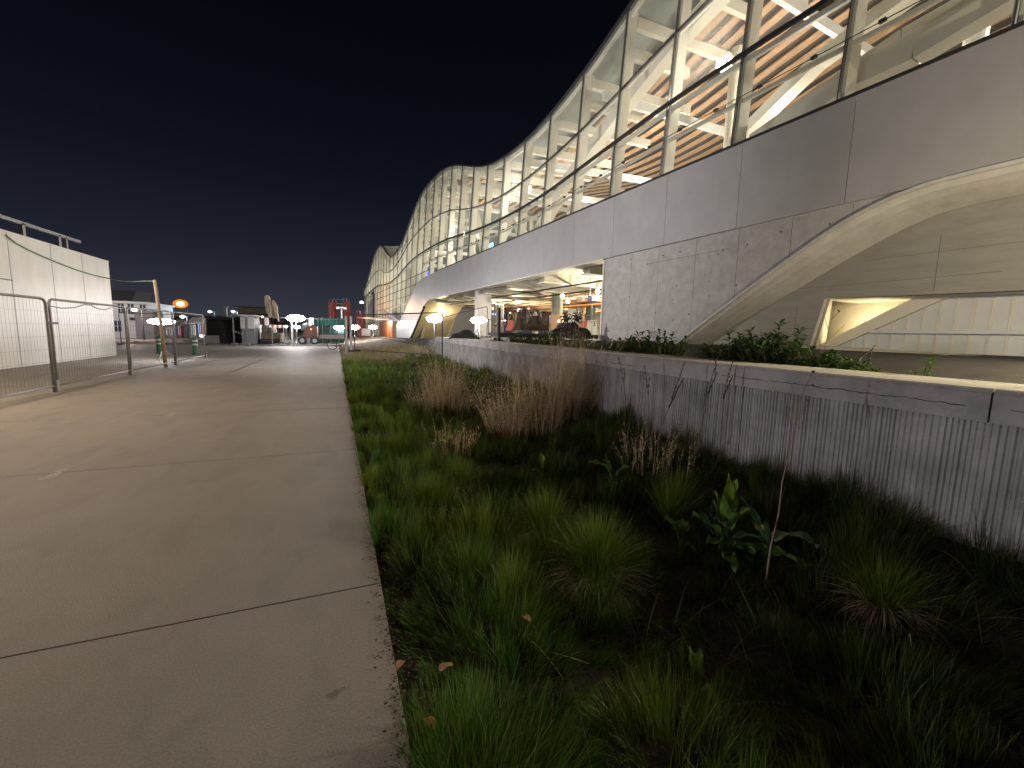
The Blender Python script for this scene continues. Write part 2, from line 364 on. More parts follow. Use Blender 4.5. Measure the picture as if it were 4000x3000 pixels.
band(zrod, 'brace_rail', .10, -.12, M_cream, y1=48)
b = MB()
b.tube([F(y, zrod(y) + .02, .08) for y in np.arange(MY[0], 48, 1.43)], .012, 5)
b.build('tie_rod', M_frame, T)
b = MB()
for y in np.arange(MY[0] + .7, 47, 1.43):
    b = MB(); b.box(F(y, zrod(y) + .02, .08), (.08, .14, .07)); b.build('rod_clamp', M_frame, T)
# fine horizontal glazing bars of the part that reaches the ground
b = MB()
for z in (7.9, 6.9, 5.9, 4.9, 3.9, 2.9, 1.9):
    ys_ = [y for y in np.arange(44, 95.8, .5) if interp(zlow_tab, y) < z - .1]
    if ys_: b.bar(F(ys_[0], z, .04), F(95.8, z, .04), .06, .05)
b.build('glazing_bar', M_frame, T)
b = MB()
for y in np.arange(50.5, 95.8, 1.43):
    b.prism([F(y - .16, interp(zlow_tab, y), -.5), F(y + .16, interp(zlow_tab, y), -.5), F(y + .16, zrail(y), -.5), F(y - .16, zrail(y), -.5)], N0 * .3)
b.build('blind', M_cream, T)

# fascia panels with open joints
M_fascia_o = M_fascia
FV = [mat('fascia_metal', (.46 * k, .445 * k, .435 * k), r_, .2, noise=.10, nscale=.9, bump=.06, bscale=1.5) for k, r_ in ((1, .42), (.95, .46), (1.04, .4), (.98, .44))]
b = MB(); b.prism([F(-7, 4.98, .02), F(42.3, 4.98, .02), F(42.3, 7.3, .02), F(-7, 7.3, .02)], N0 * .4); b.build('fascia_backing', M_fgap, T)
for i in range(-6, 12):
    ya = 9.62 + 2.86 * i; yb = min(ya + 2.86, 42.3)
    b = MB(); b.prism([F(ya + .006, 4.92, .09), F(yb - .006, 4.92, .09), F(yb - .006, 7.36, .09), F(ya + .006, 7.36, .09)], N0 * .06); b.build('fascia_panel', FV[(i * 7) % 4], T)
b = MB(); b.prism([F(15.9, 4.87, .10), F(43.2, 4.85, .10), F(43.2, 4.92, .10), F(15.9, 4.92, .10)], N0 * .6); b.build('soffit_trim', M_cream, T)
b = MB(); b.prism([F(-7, 7.365, .13), F(42, 7.365, .13), F(42, 7.43, .13), F(-7, 7.43, .13)], N0 * .12); b.build('sill', M_frame, T)
# the fascia folds down into a leg
up = [(42.3, 7.36), (46.5, 7.30), (48.9, 7.05), (50.9, 6.3), (55.9, 3.86), (61.0, 2.3), (61.0, .6)]
lo = [(42.3, 4.86), (43.6, 4.84), (45.0, 4.65), (45.8, 4.40), (49.4, 2.69), (52.4, .6), (53.0, .6)]
for k in range(len(up) - 1):
    b = MB(); b.prism([F(*lo[k], .09), F(*lo[k + 1], .09), F(*up[k + 1], .09), F(*up[k], .09)], N0 * .06); b.build('leg_panel', FV[k % 4], T)
    b = MB()
M_cream2 = mat('cream_lining', (.60, .52, .33), .6, noise=.08)
b = MB()
for k in range(len(lo) - 2): b.prism([F(*lo[k], .0), F(*lo[k + 1], .0), F(*lo[k + 1], -4.2), F(*lo[k], -4.2)], (0, .05, .12))
b.build('leg_lining', M_cream2, T)
b = MB(); b.bar(F(45.9, 4.2, .10), F(52.4, .6, .10), .16, .22, (1, 0, 0)); b.build('leg_edge', M_frame, T)
b = MB(); b.prism([F(47.4, 4.3, -4.2), F(46.4, 4.9, -4.2), F(60, 4.9, -4.2), F(60, .6, -4.2), F(51.8, .6, -4.2)], N0 * .2); b.build('leg_back', M_cream2, T)
b = MB(); b.prism([F(50.2, 2.2, -.9), F(58, 2.2, -.9), F(58, .6, -.9), F(51.5, .6, -.9)], N0 * .3); b.build('leg_core', M_conc, T)

# concrete wall between opening and rib
ribu = [(3.9, 4.95), (4.7, 4.94), (5.4, 4.88), (6.2, 4.66), (7.1, 4.24), (8.6, 3.31), (10.1, 2.33), (11.9, 1.12)]
b = MB(); b.prism([F(15.88, 1.0), F(15.88, 4.99), F(3.9, 4.99)] + [F(y, z) for y, z in ribu], N0 * .35)
wall = b.build('concrete_wall', M_conc, T)
b = MB(); b.prism([F(-6, 4.99), F(-6, 1.0), F(-4.1, 1.15)] + [F(7.8 - y, z) for y, z in ribu[::-1]][1:] , N0 * .35); b.build('concrete_wall', M_conc, T)
random.seed(5)
M_hole = mat('hole_shade', (.10, .085, .07), 1)
b = MB()
for y in (14.2, 12.75, 11.1, 9.55, 8.0, 6.6): b.prism([F(y - .006, max(1.3, interp([(p[0], p[1]) for p in ribu], y) + .04), .002), F(y + .006, max(1.3, interp(ribu, y) + .04), .002), F(y + .006, 4.9, .002), F(y - .006, 4.9, .002)], N0 * .01)
for z, y0, y1 in ((4.35, 13.4, 9.9),): b.prism([F(y0, z, .002), F(y1, z + .02, .002), F(y1, z + .032, .002), F(y0, z + .012, .002)], N0 * .01)
b.build('formwork_joint', mat('formwork_line', (.17, .155, .14), .9), T)
b = MB()
for y in np.arange(15.2, 6.0, -.78):
    for z in (1.75, 2.35, 2.75, 3.4, 4.45):
        zz = z + random.uniform(-.22, .22)
        if random.random() < .35: continue
        if zz > interp(ribu, y) + .25 and zz < 4.8: y_ = y + random.uniform(-.33, .33); b = MB(); b.cyl(F(y_, zz, .004), F(y_, zz, -.02), random.uniform(.018, .032), 8); b.build('tie_hole', M_hole, T)
# rib: lip, sloping face
ribl = [FPL(x * 1.8083, y * 1.8083, -.75) for x, y in [(2212, 418), (2100, 443), (2000, 475), (1870, 540), (1700, 640), (1600, 697), (1505, 757)]]
rl = [(p.y, p.z) for p in ribl]; rl[0] = (3.8, rl[0][1])
ru = [(3.9, 4.96), (4.7, 4.95), (5.4, 4.90), (6.2, 4.69), (7.1, 4.27), (8.6, 3.34), (10.1, 2.36), (11.9, 1.15)]
def ribmesh(flip):
    U = [(7.8 - y, z) if flip else (y, z) for y, z in ru]; L = [(7.6 - y, z) if flip else (y, z) for y, z in rl]
    def res(P, n=28):
        fx = []
        for i in range(n + 1):
            t = i / n * (len(P) - 1); k = min(int(t), len(P) - 2); q = t - k
            p0, p1, p2, p3 = P[max(k - 1, 0)], P[k], P[k + 1], P[min(k + 2, len(P) - 1)]
            fx.append(tuple(.5 * (2 * p1[j] + (p2[j] - p0[j]) * q + (2 * p0[j] - 5 * p1[j] + 4 * p2[j] - p3[j]) * q * q + (3 * p1[j] - p0[j] - 3 * p2[j] + p3[j]) * q ** 3) for j in (0, 1)))
        return fx
    U = res(U); L = res(L)
    b = MB(); rows = []
    for (yu, zu), (yl, zl) in zip(U, L):
        rows.append([F(yu, zu + .02, -.3), F(yu, zu + .02, .16), F(yu, zu - .05, .17), F(yu, zu - .07, .10)] + [F(yu + (yl - yu) * t, zu - .07 + (zl - zu + .07) * t, .10 - .85 * t ** 1.6) for t in (.25, .5, .75, 1)] + [F(yl, zl + .05, -1.0)])
    b.grid(rows); return b
ribmesh(False).build('arch_rib', M_rib, T, smooth=False)
ribmesh(True).build('arch_rib', M_rib, T)
# recessed wall under the rib, with its opening
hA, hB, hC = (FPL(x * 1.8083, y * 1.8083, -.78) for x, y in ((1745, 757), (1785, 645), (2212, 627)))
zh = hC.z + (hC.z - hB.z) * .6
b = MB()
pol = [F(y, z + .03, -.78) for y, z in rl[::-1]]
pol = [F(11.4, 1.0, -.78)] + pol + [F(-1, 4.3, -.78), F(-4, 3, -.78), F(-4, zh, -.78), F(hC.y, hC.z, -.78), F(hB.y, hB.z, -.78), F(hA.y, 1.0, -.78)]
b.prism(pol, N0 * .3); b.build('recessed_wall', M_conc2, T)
b = MB()
for z, y0, y1 in ((3.05, 8.6, 4.2), (3.62, 6.6, -2.0), (1.9, 9.2, 7.6)): b.prism([F(y0, z, -.776), F(y1, z + .03, -.776), F(y1, z + .04, -.776), F(y0, z + .008, -.776)], N0 * .01)
for y, z0, z1 in ((8.1, 1.2, 2.6), (5.2, 2.75, 4.0), (2.6, 2.75, 4.1)): b.prism([F(y, z0, -.776), F(y + .01, z0, -.776), F(y + .01, z1, -.776), F(y, z1, -.776)], N0 * .01)
b.build('formwork_joint', M_fgap, T)
b = MB()  # splayed jamb
jb = FPL(1800 * 1.8083, 648 * 1.8083, -2.6); ja = FPL(1770 * 1.8083, 757 * 1.8083, -2.6)
b.prism([F(hB.y, hB.z, -.80), F(hA.y, 1.0, -.80), F(ja.y - .25, 1.0, -2.6), F(jb.y - .1, jb.z, -2.6)], (0, -.06, 0)); b.build('opening_jamb', M_cream, T)
b = MB(); b.prism([F(hB.y + .2, hB.z, -.8), F(-4, zh, -.8), F(-4, zh, -2.9), F(hB.y + .2, hB.z, -2.9)], (0, 0, .12)); b.build('opening_head', M_cream, T)
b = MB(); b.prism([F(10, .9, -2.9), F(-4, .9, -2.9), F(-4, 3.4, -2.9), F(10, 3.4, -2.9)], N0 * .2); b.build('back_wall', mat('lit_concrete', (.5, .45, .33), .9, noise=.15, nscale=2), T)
# white ribbed screen with a sloping head
d0, d1 = (FPL(x * 1.8083, y * 1.8083, -1.9) for x, y in ((1815, 752), (2085, 634)))
e0, e1 = (FPL(x * 1.8083, y * 1.8083, -1.75) for x, y in ((1755, 757), (2000, 636)))
b = MB(); b.prism([F(d0.y, 1.0, -1.9), F(d0.y, d0.z, -1.9), F(d1.y, d1.z, -1.9), F(-4, d1.z + .1, -1.9), F(-4, 1.0, -1.9)], N0 * .08); b.build('white_screen', M_white, T)
b = MB()
sl = (d1.z - d0.z) / (d1.y - d0.y)
for k in range(40):
    y = d0.y - .12 - .29 * k
    if y < -4: break
    zt = min(d1.z, d0.z + sl * (y - d0.y)); b.bar(F(y, 1.0, -1.89), F(y, zt, -1.89), .028, .05, (0, 1, 0))
b.build('screen_rib', M_cream, T)
b = MB(); pm = FPL(2212 * 1.8083, 718 * 1.8083, -1.8).z
b.bar(F(d0.y + (pm - d0.z) / sl * 1.0, pm, -1.8), F(-4, pm, -1.8), .16, .09); b.build('screen_rail', M_white, T)
b = MB(); b.prism([F(e0.y, e0.z, -1.75), F(d0.y, d0.z, -1.75), F(d1.y, d1.z, -1.75), F(e1.y, e1.z, -1.75)], N0 * .5); b.build('sloping_beam', M_cream, T)
b = MB(); b.bar(F(7.6, 1.40, -.55), F(-3, 1.08, -.55), .5, .14, (0, 0, 1)); b.build('base_beam', M_cop, T)
# roof and halls
us = [0, .6, 2, 4, 7, 10, 14, 19, 26]
def zroof(y, u): return ztop(y) + (1.9 * smooth(0, 9, u) * (17.1 - ztop(y)) / 4.1 + .25 * smooth(0, 6, u)) - 1.0 * smooth(14, 26, u)
ysr = list(np.arange(MY[0], MY[-1] + .1, 1.43))
b = MB(); b.grid([[F(y, ztop(y) - 0, .02) + N0 * u + Vector((0, 0, zroof(y, u) - ztop(y))) for u in us] for y in ysr])
b.build('roof', M_roof, T, smooth=True)
b = MB()
for y0, y1, fn in ((MY[0], MY[-1], None),):
    for u in np.arange(3.4, 25.5, .95):
        P = []
        for y in np.arange(MY[0], 50, 1.43):
            c = F(y, 7.35) + N0 * u; c.z = zroof(y, u) - .75; P.append(c)
        for p, q in zip(P[:-1], P[1:]): b.bar(p, q, .42, .06)
b.build('slatted_ceiling', M_timber, T)
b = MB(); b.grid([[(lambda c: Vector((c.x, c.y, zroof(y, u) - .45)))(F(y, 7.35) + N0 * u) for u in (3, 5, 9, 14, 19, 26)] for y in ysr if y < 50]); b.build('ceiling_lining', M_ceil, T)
b = MB(); b.prism([F(-7, 5.15, -.44), F(52, 5.15, -.44), F(52, 7.3, -.44), F(-7, 7.3, -.44)], N0 * 26); b.build('hall_floor', M_conc, T)
b = MB(); b.prism([F(-7, 7.31, -26), F(96, 7.31, -26), F(96, 17, -26), F(-7, 17, -26)], N0 * .3); b.build('hall_back_wall', M_cream, T)
b = MB(); b.prism([F(95.85, .6, -.5), F(95.85, ztop(95.85), -.5), F(95.85, 9, -26), F(95.85, .6, -26)], (0, .2, 0)); b.build('end_wall', M_conc, T)
b = MB(); b.prism([F(-7.11, 1, -.5), F(-7.11, 15, -.5), F(-7.11, 16, -26), F(-7.11, 1, -26)], (0, -.2, 0)); b.build('end_wall', M_conc, T)
# big raking box beams behind the glass
def rake(pts, wd=.55, dp=.5, off=-1.5):
    b = MB()
    for p, q in zip(pts[:-1], pts[1:]): b.bar(F(p[0], p[1], off), F(q[0], q[1], off), dp, wd, (1, 0, 0)) if False else b.bar(F(p[0], p[1], off), F(q[0], q[1], off), wd, dp, N0)
    b.build('raking_beam', M_cream, T)
def FR(px, py, off):  # facade coords of pixel on leaning plane
    y, z = 10.0, 9.0
    for _ in range(6):
        P0 = F(y, z, off); d = ray(px, py); n = (N0 - Vector((0, 0, LEAN))).normalized()
        P = EYE + d * ((P0 - EYE).dot(n) / d.dot(n)); y, z = P.y, P.z
    return (y, z)
rake([FR(2200, 735, -1.5), FR(2430, 430, -1.5), FR(2640, 170, -1.5), FR(2800, 0, -1.5), FR(2950, -160, -1.5)], .6)
rake([FR(2105, 905, -1.5), FR(2200, 750, -1.5)], .6)
rake([FR(2060, 945, -1.5), FR(2010, 850, -1.5), FR(1960, 930, -1.5)], .5)
rake([FR(2960, 560, -1.5), FR(3300, 330, -1.5), FR(3560, 160, -1.5), FR(3800, 30, -1.5), FR(4000, -80, -1.5)], .55)
rake([FR(3180, 440, -1.2), FR(3320, 330, -1.2), FR(3600, 200, -1.2), FR(3900, 20, -1.2), FR(4150, -130, -1.2)], .4, off=-1.2)
rake([FR(2880, 560, -2.2), FR(3220, 230, -2.2), FR(3480, 40, -2.2), FR(3700, -120, -2.2)], .35, off=-2.2)
for y0 in (33, 41, 53, 62, 70, 80):
    s_ = 1 if int(y0) % 2 else -1
    rake([(y0, 7.5), (y0 + 5 * s_, 14.5)], .5)
b = MB()
for y in (-2, 7.2, 15.6, 24.2, 32.8, 41.4, 50, 58.6): 
    for u in (7, 15): c = F(y, 7.3) + N0 * u; b.cyl(c, (c.x, c.y, zroof(y, u) - .8), .28, 16)
b.build('hall_column', M_cream, T, smooth=False)
b = MB()
for y in np.arange(-5, 70, 5.72): 
    c = F(y, 7.35) + N0 * 1; d = F(y, 7.35) + N0 * 24
    b.bar((c.x, c.y, zroof(y, 1) - 1.5), (d.x, d.y, zroof(y, 24) - 1.4), .2, .4)
b.build('cross_beam', M_white, T)

# ground-floor hall seen through the opening
b = MB(); b.prism([F(-2, 1.25, -26), F(62, .6, -26), F(62, 5.1, -26), F(-2, 5.1, -26)], N0 * .3); b.build('undercroft_back_wall', mat('undercroft_wall', (.55, .5, .40), .8, noise=.2, nscale=.5), T)
b = MB(); b.prism([F(15.86, 1.2, -.36), F(15.86, 5.1, -.36), F(15.86, 5.1, -26), F(15.86, 1.2, -26)], (0, -.3, 0)); b.build('side_wall', M_white, T)
b = MB(); b.prism([F(16.0, 1.25, .02), F(15.90, 1.25, .02), F(15.90, 4.85, .02), F(16.0, 4.85, .02)], N0 * .5); b.build('opening_trim', M_cream, T)
b = MB()
for y in np.arange(18, 52, 4.3): b.bar(F(y, 4.85, -.6), F(y, 4.85, -25), .5, .55)
for y in np.arange(18, 48, 8.6): b.bar(F(y, 4.9, -.6), F(y + 8.6, 4.9, -12), .4, .45); b.bar(F(y + 8.6, 4.9, -.6), F(y, 4.9, -12), .4, .45)
b.build('ceiling_beam', M_conc2, T)
b = MB()
for y in np.arange(18, 52, 4.3): b.bar(F(y, 4.55, -.5), F(y, 4.55, -25), .62, .05)
b.build('beam_flange', M_cream, T)
b = MB(); b.prism([F(15, 5.12, -.44), F(60, 5.12, -.44), F(60, 5.12, -26), F(15, 5.12, -26)], (0, 0, .02)); b.build('undercroft_ceiling', M_cream, T)
b = MB()
for off, z, r_ in ((-6, 4.45, .055), (-7.5, 4.35, .04), (-9.2, 4.4, .05), (-11, 4.3, .07), (-13, 4.4, .05), (-16, 4.2, .09), (-18, 4.3, .07)):
    b.tube([F(y, z, off) for y in (16.2, 34, 52)], r_, 8)
b.build('orange_duct', M_orange, T, smooth=True)
b = MB()
for off in (-6, -7.5, -11, -13, -16, -18):
    for y in np.arange(17, 50, 2.1): b.bar(F(y, 4.25, off), F(y, 5.1, off), .03, .03)
for off, z in ((-2.5, 4.5), (-4.2, 4.35), (-9, 4.3)): b.tube([F(16.5, z, off), F(30, z, off), F(45, z, off)], .05, 6)
b.tube([F(19, 4.6, -3), F(19, 4.35, -3), F(19.1, 4.3, -5), F(19.1, 4.3, -8)], .06, 6)
b.build('pipe_hanger', M_dark, T)
def pcol(px, base_py, off, r_, ztop_=5.0, zb=1.25):
    p = FPL(px, base_py, off); return p
b = MB()
M_col = mat('column_concrete', (.20, .215, .18), .8, noise=.25, nscale=3, bump=.2)
cols = [(2173, -5.5, .42), (2090, -13, .38), (2010, -15, .4), (1935, -13, .35), (2260, -14, .35)]
for px, off, r_ in cols:
    p = FPL(px, 1290, off); b = MB(); b.cyl((p.x, p.y, 1.0), (p.x, p.y, 5.1), r_, 20); b.build('round_column', M_col, T, smooth=False)
cp = FPL(2173, 1290, -5.5)
b = MB()
for k in range(18):
    a = 2 * math.pi * k / 18; b.box((cp.x + .5 * math.cos(a), cp.y + .5 * math.sin(a), 2.2), (.05, .15, 1.75), rz=a)
b.build('column_guard', M_timber, T)
p0 = FPL(1885, 1300, -1.0); 
b = MB(); b.box((p0.x, p0.y, 2.9), (1.1, .95, 4.2), rz=-.05); b.build('square_column', M_fascia, T)
b = MB(); q0, q1 = FPL(1890, 1300, -2.0), FPL(1965, 1300, -5.0)
for t in np.linspace(0, 1, 7): 
    p = q0.lerp(q1, t); b.box((p.x, p.y, 2.6), (.07, .07, 3.4))
b.bar((q0.x, q0.y, 4.2), (q1.x, q1.y, 4.2), .08, .1); b.bar((q0.x, q0.y, 2.2), (q1.x, q1.y, 2.2), .06, .06); b.build('screen_frame', M_frame, T)
b = MB(); b.quad(Vector((q0.x, q0.y, 1.0)), Vector((q1.x, q1.y, 1.0)), Vector((q1.x, q1.y, 4.2)), Vector((q0.x, q0.y, 4.2))); b.build('glass_screen', G_clear, T)
# rooms at the back: white lining, ochre panel, dark doors
def backpanel(x0, y0, x1, y1, off, m, name):
    a, c = FPL(x0, y1, off), FPL(x1, y0, off)
    b = MB(); b.prism([F(a.y, a.z, off), F(c.y, a.z, off), F(c.y, c.z, off), F(a.y, c.z, off)], N0 * .08); return b.build(name, m, T)
backpanel(2235, 1180, 2285, 1290, -15, M_white, 'lining_board')
backpanel(2285, 1180, 2307, 1290, -15.1, mat('ochre_board', (.65, .36, .10), .6), 'lining_board')
backpanel(2307, 1180, 2350, 1290, -15.2, mat('green_frame', (.10, .16, .12), .5), 'door')
backpanel(2105, 1160, 2160, 1260, -20, mat('block_wall', (.32, .28, .22), .9, noise=.3, nscale=3), 'block_wall')
for x0, x1 in ((1905, 1912), (1935, 1944), (1965, 1970)): backpanel(x0, 1215, x1, 1300, -18, M_dark, 'door')
E_tube = emis('strip_light', (1, .97, .88), 9)
for (x0, y0, x1, y1, off) in ((2022, 1215, 2045, 1175, -12), (2060, 1213, 2082, 1180, -12), (1980, 1186, 2035, 1183, -18), (1865, 1165, 1895, 1160, -20), (2110, 1176, 2160, 1172, -19), (1930, 1254, 1975, 1252, -19), (2000, 1202, 1992, 1225, -19)):
    a, c = FPL(x0, y0, off), FPL(x1, y1, off); b = MB(); b.bar(a, c, .10, .10); b.build('strip_light', E_tube, T)
# yellow access frame
b = MB()
for x0, y0, x1, y1 in ((1985, 1195, 1985, 1290), (2015, 1195, 2015, 1290), (1985, 1200, 2015, 1250), (1985, 1250, 2015, 1200), (1985, 1225, 2015, 1225)):
    b.bar(FPL(x0, y0, -14), FPL(x1, y1, -14), .07, .07)
b.build('access_frame', mat('yellow_paint', (.75, .55, .05), .5), T)
# wall beyond the leg: projecting grey bay
# interior lamps
def plight(loc, P, c=(1, .86, .62), r_=.25):
    l = bpy.data.lights.new('lamp_light', 'POINT'); l.energy = P; l.color = c; l.shadow_soft_size = r_
    o = bpy.data.objects.new('lamp_light', l); col.objects.link(o); o.location = loc; return o
def tlight(loc, P, c=(1, .86, .62), r_=.25):
    o = plight(loc, P, c, r_); o.parent = T; o.location = Vector(loc) - Vector(T['_w']); o.name = 'hall_light'; return o
for y, u, z in ((-3, 9, 12), (5, 9, 12), (13, 8, 11.5), (21, 8, 11), (29, 8, 10.8), (37, 8, 11.5), (46, 8, 12.5), (56, 6, 10.5), (66, 6, 10), (76, 6, 11.5), (87, 6, 10)):
    c = F(y, 7.35) + N0 * u; tlight((c.x, c.y, z), 980, (1, .91, .76))
for y in np.arange(24, 92, 5.72):
    c = F(y, 8.4) + N0 * 2.6; tlight((c.x, c.y, 8.5), 200, (1, .95, .82), .12)
for y in (1.5, 10, 18): c = F(y, 8.4) + N0 * 3.5; tlight((c.x, c.y, 8.3), 260, (1, .92, .78), .12)
for y in (55, 66, 78, 90): c = F(y, 3.5) + N0 * 3.5; tlight((c.x, c.y, 3.6), 560, (1, .96, .88))
LOW = 2300
for y, u in ((19, 4), (27, 9), (24, 18), (36, 6), (40, 16)): c = F(y, 3) + N0 * u; tlight((c.x, c.y, 3.9), LOW, (1, .84, .58), .15)
c = F(3.5, 2.6, -2.35); tlight((c.x, c.y, 2.0), 70, (1, .84, .56), .1)
c = F(7.0, 2.0, -2.5); tlight((c.x, c.y, 1.9), 70, (1, .84, .56), .1)
c = F(47, 3.0, -2.2); tlight((c.x, c.y, 3.2), 330, (1, .80, .48), .1)
# bright visible floodlights behind the film glass
E_flood = emis('flood_lamp', (1, .95, .82), 70)
for px, py, off, s_ in ((2835, 245, -.9, .17), (2062, 738, -.9, .2), (1806, 912, -.8, .2)):
    y, z = FR(px, py, off); p = F(y, z, off)
    b = MB(); b.box(p, (.25, s_ * 2.4, s_ * 1.6)); b.build('flood_lamp', E_flood, T)
for px, py, off in ((2197, 1157, -3), (2218, 1178, -4.5), (2335, 1139, -3), (2330, 1165, -4), (2183, 1254, -3)):
    p = FPL(px, py, off); b = MB(); b.ball(p, .13 if py < 1240 else .07, 12, 8); b.build('globe_lamp', emis('globe_lamp', (1, .95, .85), 25), T, smooth=True)
b = MB(); y_, z_ = FR(1670, 1067, -.9); b.box(F(y_, z_, -.9), (.1, .9, .6)); b.build('screen', M_blueglow, T)
b = MB(); y_, z_ = FR(1918, 963, -.9); b.box(F(y_, z_, -.9), (.1, .9, .45)); b.build('screen', emis('screen_cyan', (.35, .9, 1), 2, False), T)
# canopy and orange door beyond the leg
a, c = FPL(1490, 1314, .0), FPL(1539, 1314, .0)
b = MB(); b.prism([F(a.y, .6, .15), F(c.y, .6, .15), F(c.y, 2.9, .15), F(a.y, 2.9, .15)], N0 * .15); dr = b.build('door', M_door, T)
b = MB(); ym = (a.y + c.y) / 2
for k in range(5): y = a.y + (c.y - a.y) * k / 4; b.bar(F(y, .6, .18), F(y, 2.9, .18), .08, .08, (0, 1, 0))
b.build('door_frame', M_frame, dr)
b = MB(); b.prism([F(a.y + 6, 3.6, .1), F(c.y - .5, 3.0, .1), F(c.y - .5, 3.0, 2.6), F(a.y + 6, 3.6, 3.2)], (0, 0, .18)); b.build('canopy', M_white, T)
b = MB(); b.prism([F(c.y + 2, 3.2, .2), F(c.y - 5, 2.9, .2), F(c.y - 4.0, 3.8, 1.4), F(c.y + 1, 4.4, 1.4)], N0 * .3); b.build('canopy_wing', M_fascia, T)
c2 = F(c.y + 3, 2.8, 1.2); tlight((c2.x, c2.y, 2.7), 500, (.95, .97, 1), .1)
g0, g1 = FPL(1464, 1245, .3), FPL(1420, 1245, .3)
b = MB(); b.prism([F(g0.y, 3.6, .3), F(g0.y - .5, 8.2, .3), F(g1.y * .92, 6.2, .3), F(g1.y * .95, 3.6, .3)], N0 * .4); b.build('grey_bay', M_fascia, T)
b = MB(); b.tube([F(g0.y + .2, 3.6, .5), F(g0.y - .3, 7.8, .5), F(g0.y + .3, 8.3, .5), F(g0.y + 2, 8.0, .5)], .12, 6); b.build('bay_edge', M_frame, T)

# ------------------------------------------------------------------ planter wall
PW = thing('retaining_wall', (4.2, 0, 0), 'low retaining wall of the planter with fluted concrete face and pale coping', 'retaining wall', world=True)
yj = [-3.5, -1.05, 1.4, 3.85, 6.3, 8.75, 11.2, 13.65, 16.1, 18.55, 21.0, 23.9]
for ya, yb in zip(yj[:-1], yj[1:]):
    b = MB(); ga = ya + .006; gb = yb - .006
    b.prism([Vector((wallx(ga), ga, 1.05)), Vector((wallx(gb), gb, 1.05)), Vector((wallx(gb), gb, 1.255)), Vector((wallx(ga), ga, 1.255))], (.80, 0, 0))
    b.prism([Vector((wallx(ga) + .004, ga, 1.256)), Vector((wallx(gb) + .004, gb, 1.256)), Vector((wallx(gb) + .02, gb, 1.28)), Vector((wallx(ga) + .02, ga, 1.28))], (.77, 0, 0))
    b.build('coping', [M_wall], PW)
    b = MB(); b.prism([Vector((wallx(ga) + .022, ga, 1.281)), Vector((wallx(gb) + .022, gb, 1.281)), Vector((wallx(gb) + .80, gb, 1.281)), Vector((wallx(ga) + .80, ga, 1.281))], (0, 0, .012)); b.build('coping_top', M_cop, PW)
b = MB(); random.seed(9); y = -3.5; prev = None; rows = []
while y < 23.9:
    wv = random.uniform(.018, .034); dpt = random.uniform(.010, .022)
    for yy, dx in ((y, .03), (y + wv * .25, .03 - dpt), (y + wv * .75, .03 - dpt), (y + wv, .03)): rows.append([Vector((wallx(yy) + dx + .02, yy, -.5)), Vector((wallx(yy) + dx + .02, yy, 1.05))])
    y += wv + random.uniform(.008, .016)
b.grid(rows); b.build('fluted_face', M_wall, PW)
b = MB(); b.prism([Vector((wallx(-3.5) + .07, -3.5, -.5)), Vector((wallx(23.9) + .07, 23.9, -.5)), Vector((wallx(23.9) + .07, 23.9, 1.04)), Vector((wallx(-3.5) + .07, -3.5, 1.04))], (.2, 0, 0)); b.build('core', M_wall, PW)
random.seed(8)
for y0, y1, z in ((3.75, 1.5, 1.155), (1.3, -.4, 1.16), (6.2, 5.4, 1.12)):
    pts = []; y = y0
    while y > y1: pts.append((wallx(y) - .001, y, z + random.uniform(-.008, .008))); y -= random.uniform(.03, .07)
    b = MB(); b.tube(pts, [random.uniform(.0015, .005) for _ in pts], 5); b.build('crack', M_crack, PW)
b = MB(); b.box((wallx(23.9) + .42, 23.98, .4), (.86, .14, 1.7)); b.build('end_face', M_wall, PW)
_b = MB(); _b.grid([[Vector((wallx(y) + dx, y, 1.17 + .04 * math.sin(3 * dx + y))) for y in range(-4, 24)] for dx in (.78, 1.1, 1.6, 2.3, 3.0)]); tag(_b.build('planter_soil', M_soil, smooth=True), kind='structure')

# ------------------------------------------------------------------ hoarding block on the left
HB = thing('site_hoarding', (-10.3, 18, 0), 'tall windowless white panelled block with dark vertical seams behind the near mesh fence', 'site building', world=True)
hz = 4.62
sm = [AXP(px, 1180, -10.3).y for px in (56, 218, 335)]
hy = [5.0, 9.0, 13.0] if False else []
ys_ = [6.0, 9.2, 12.4, 15.4] + sm + [27.4]
ys_ = sorted(y for y in ys_ if y < sm[0] - 1 or y >= sm[0])
for ya, yb in zip(ys_[:-1], ys_[1:]):
    b = MB(); b.box((-10.33, (ya + yb) / 2, hz / 2), (.06, yb - ya - .035, hz)); b.build('wall_panel', M_whitec, HB)
b = MB(); b.box((-11.75, 16.7, hz / 2 - .02), (2.75, 21.3, hz - .06)); b.build('core', M_frame, HB)
b = MB(); b.box((-11.8, 27.40, hz / 2), (2.9, .05, hz)); b.box((-11.8, 16.7, hz + .02), (3.0, 21.5, .05)); b.build('end_panel', M_whitec, HB)
b = MB(); b.box((-10.29, (6 + sm[0]) / 2, 3.0), (.03, sm[0] - 6, .03)); b.build('cover_strip', M_frame, HB)
RB = AXP(310, 945, -10.7); RA = AXP(0, 845, -10.7)
b = MB(); dr_ = (RA - RB); b.bar(RB, RB + dr_ * 2.2, .12, .12); b.build('roof_rail', M_galv, HB)
for px, wd in ((90, .16), (227, .18), (254, .12)):
    p = AXP(px, 935, -10.7); zt = RB.z + (p.y - RB.y) / (RA.y - RB.y) * (RA.z - RB.z)
    b = MB(); b.box((-10.7, p.y, (hz + zt) / 2), (.12, wd, zt - hz)); b.build('rail_post', M_galv, HB)

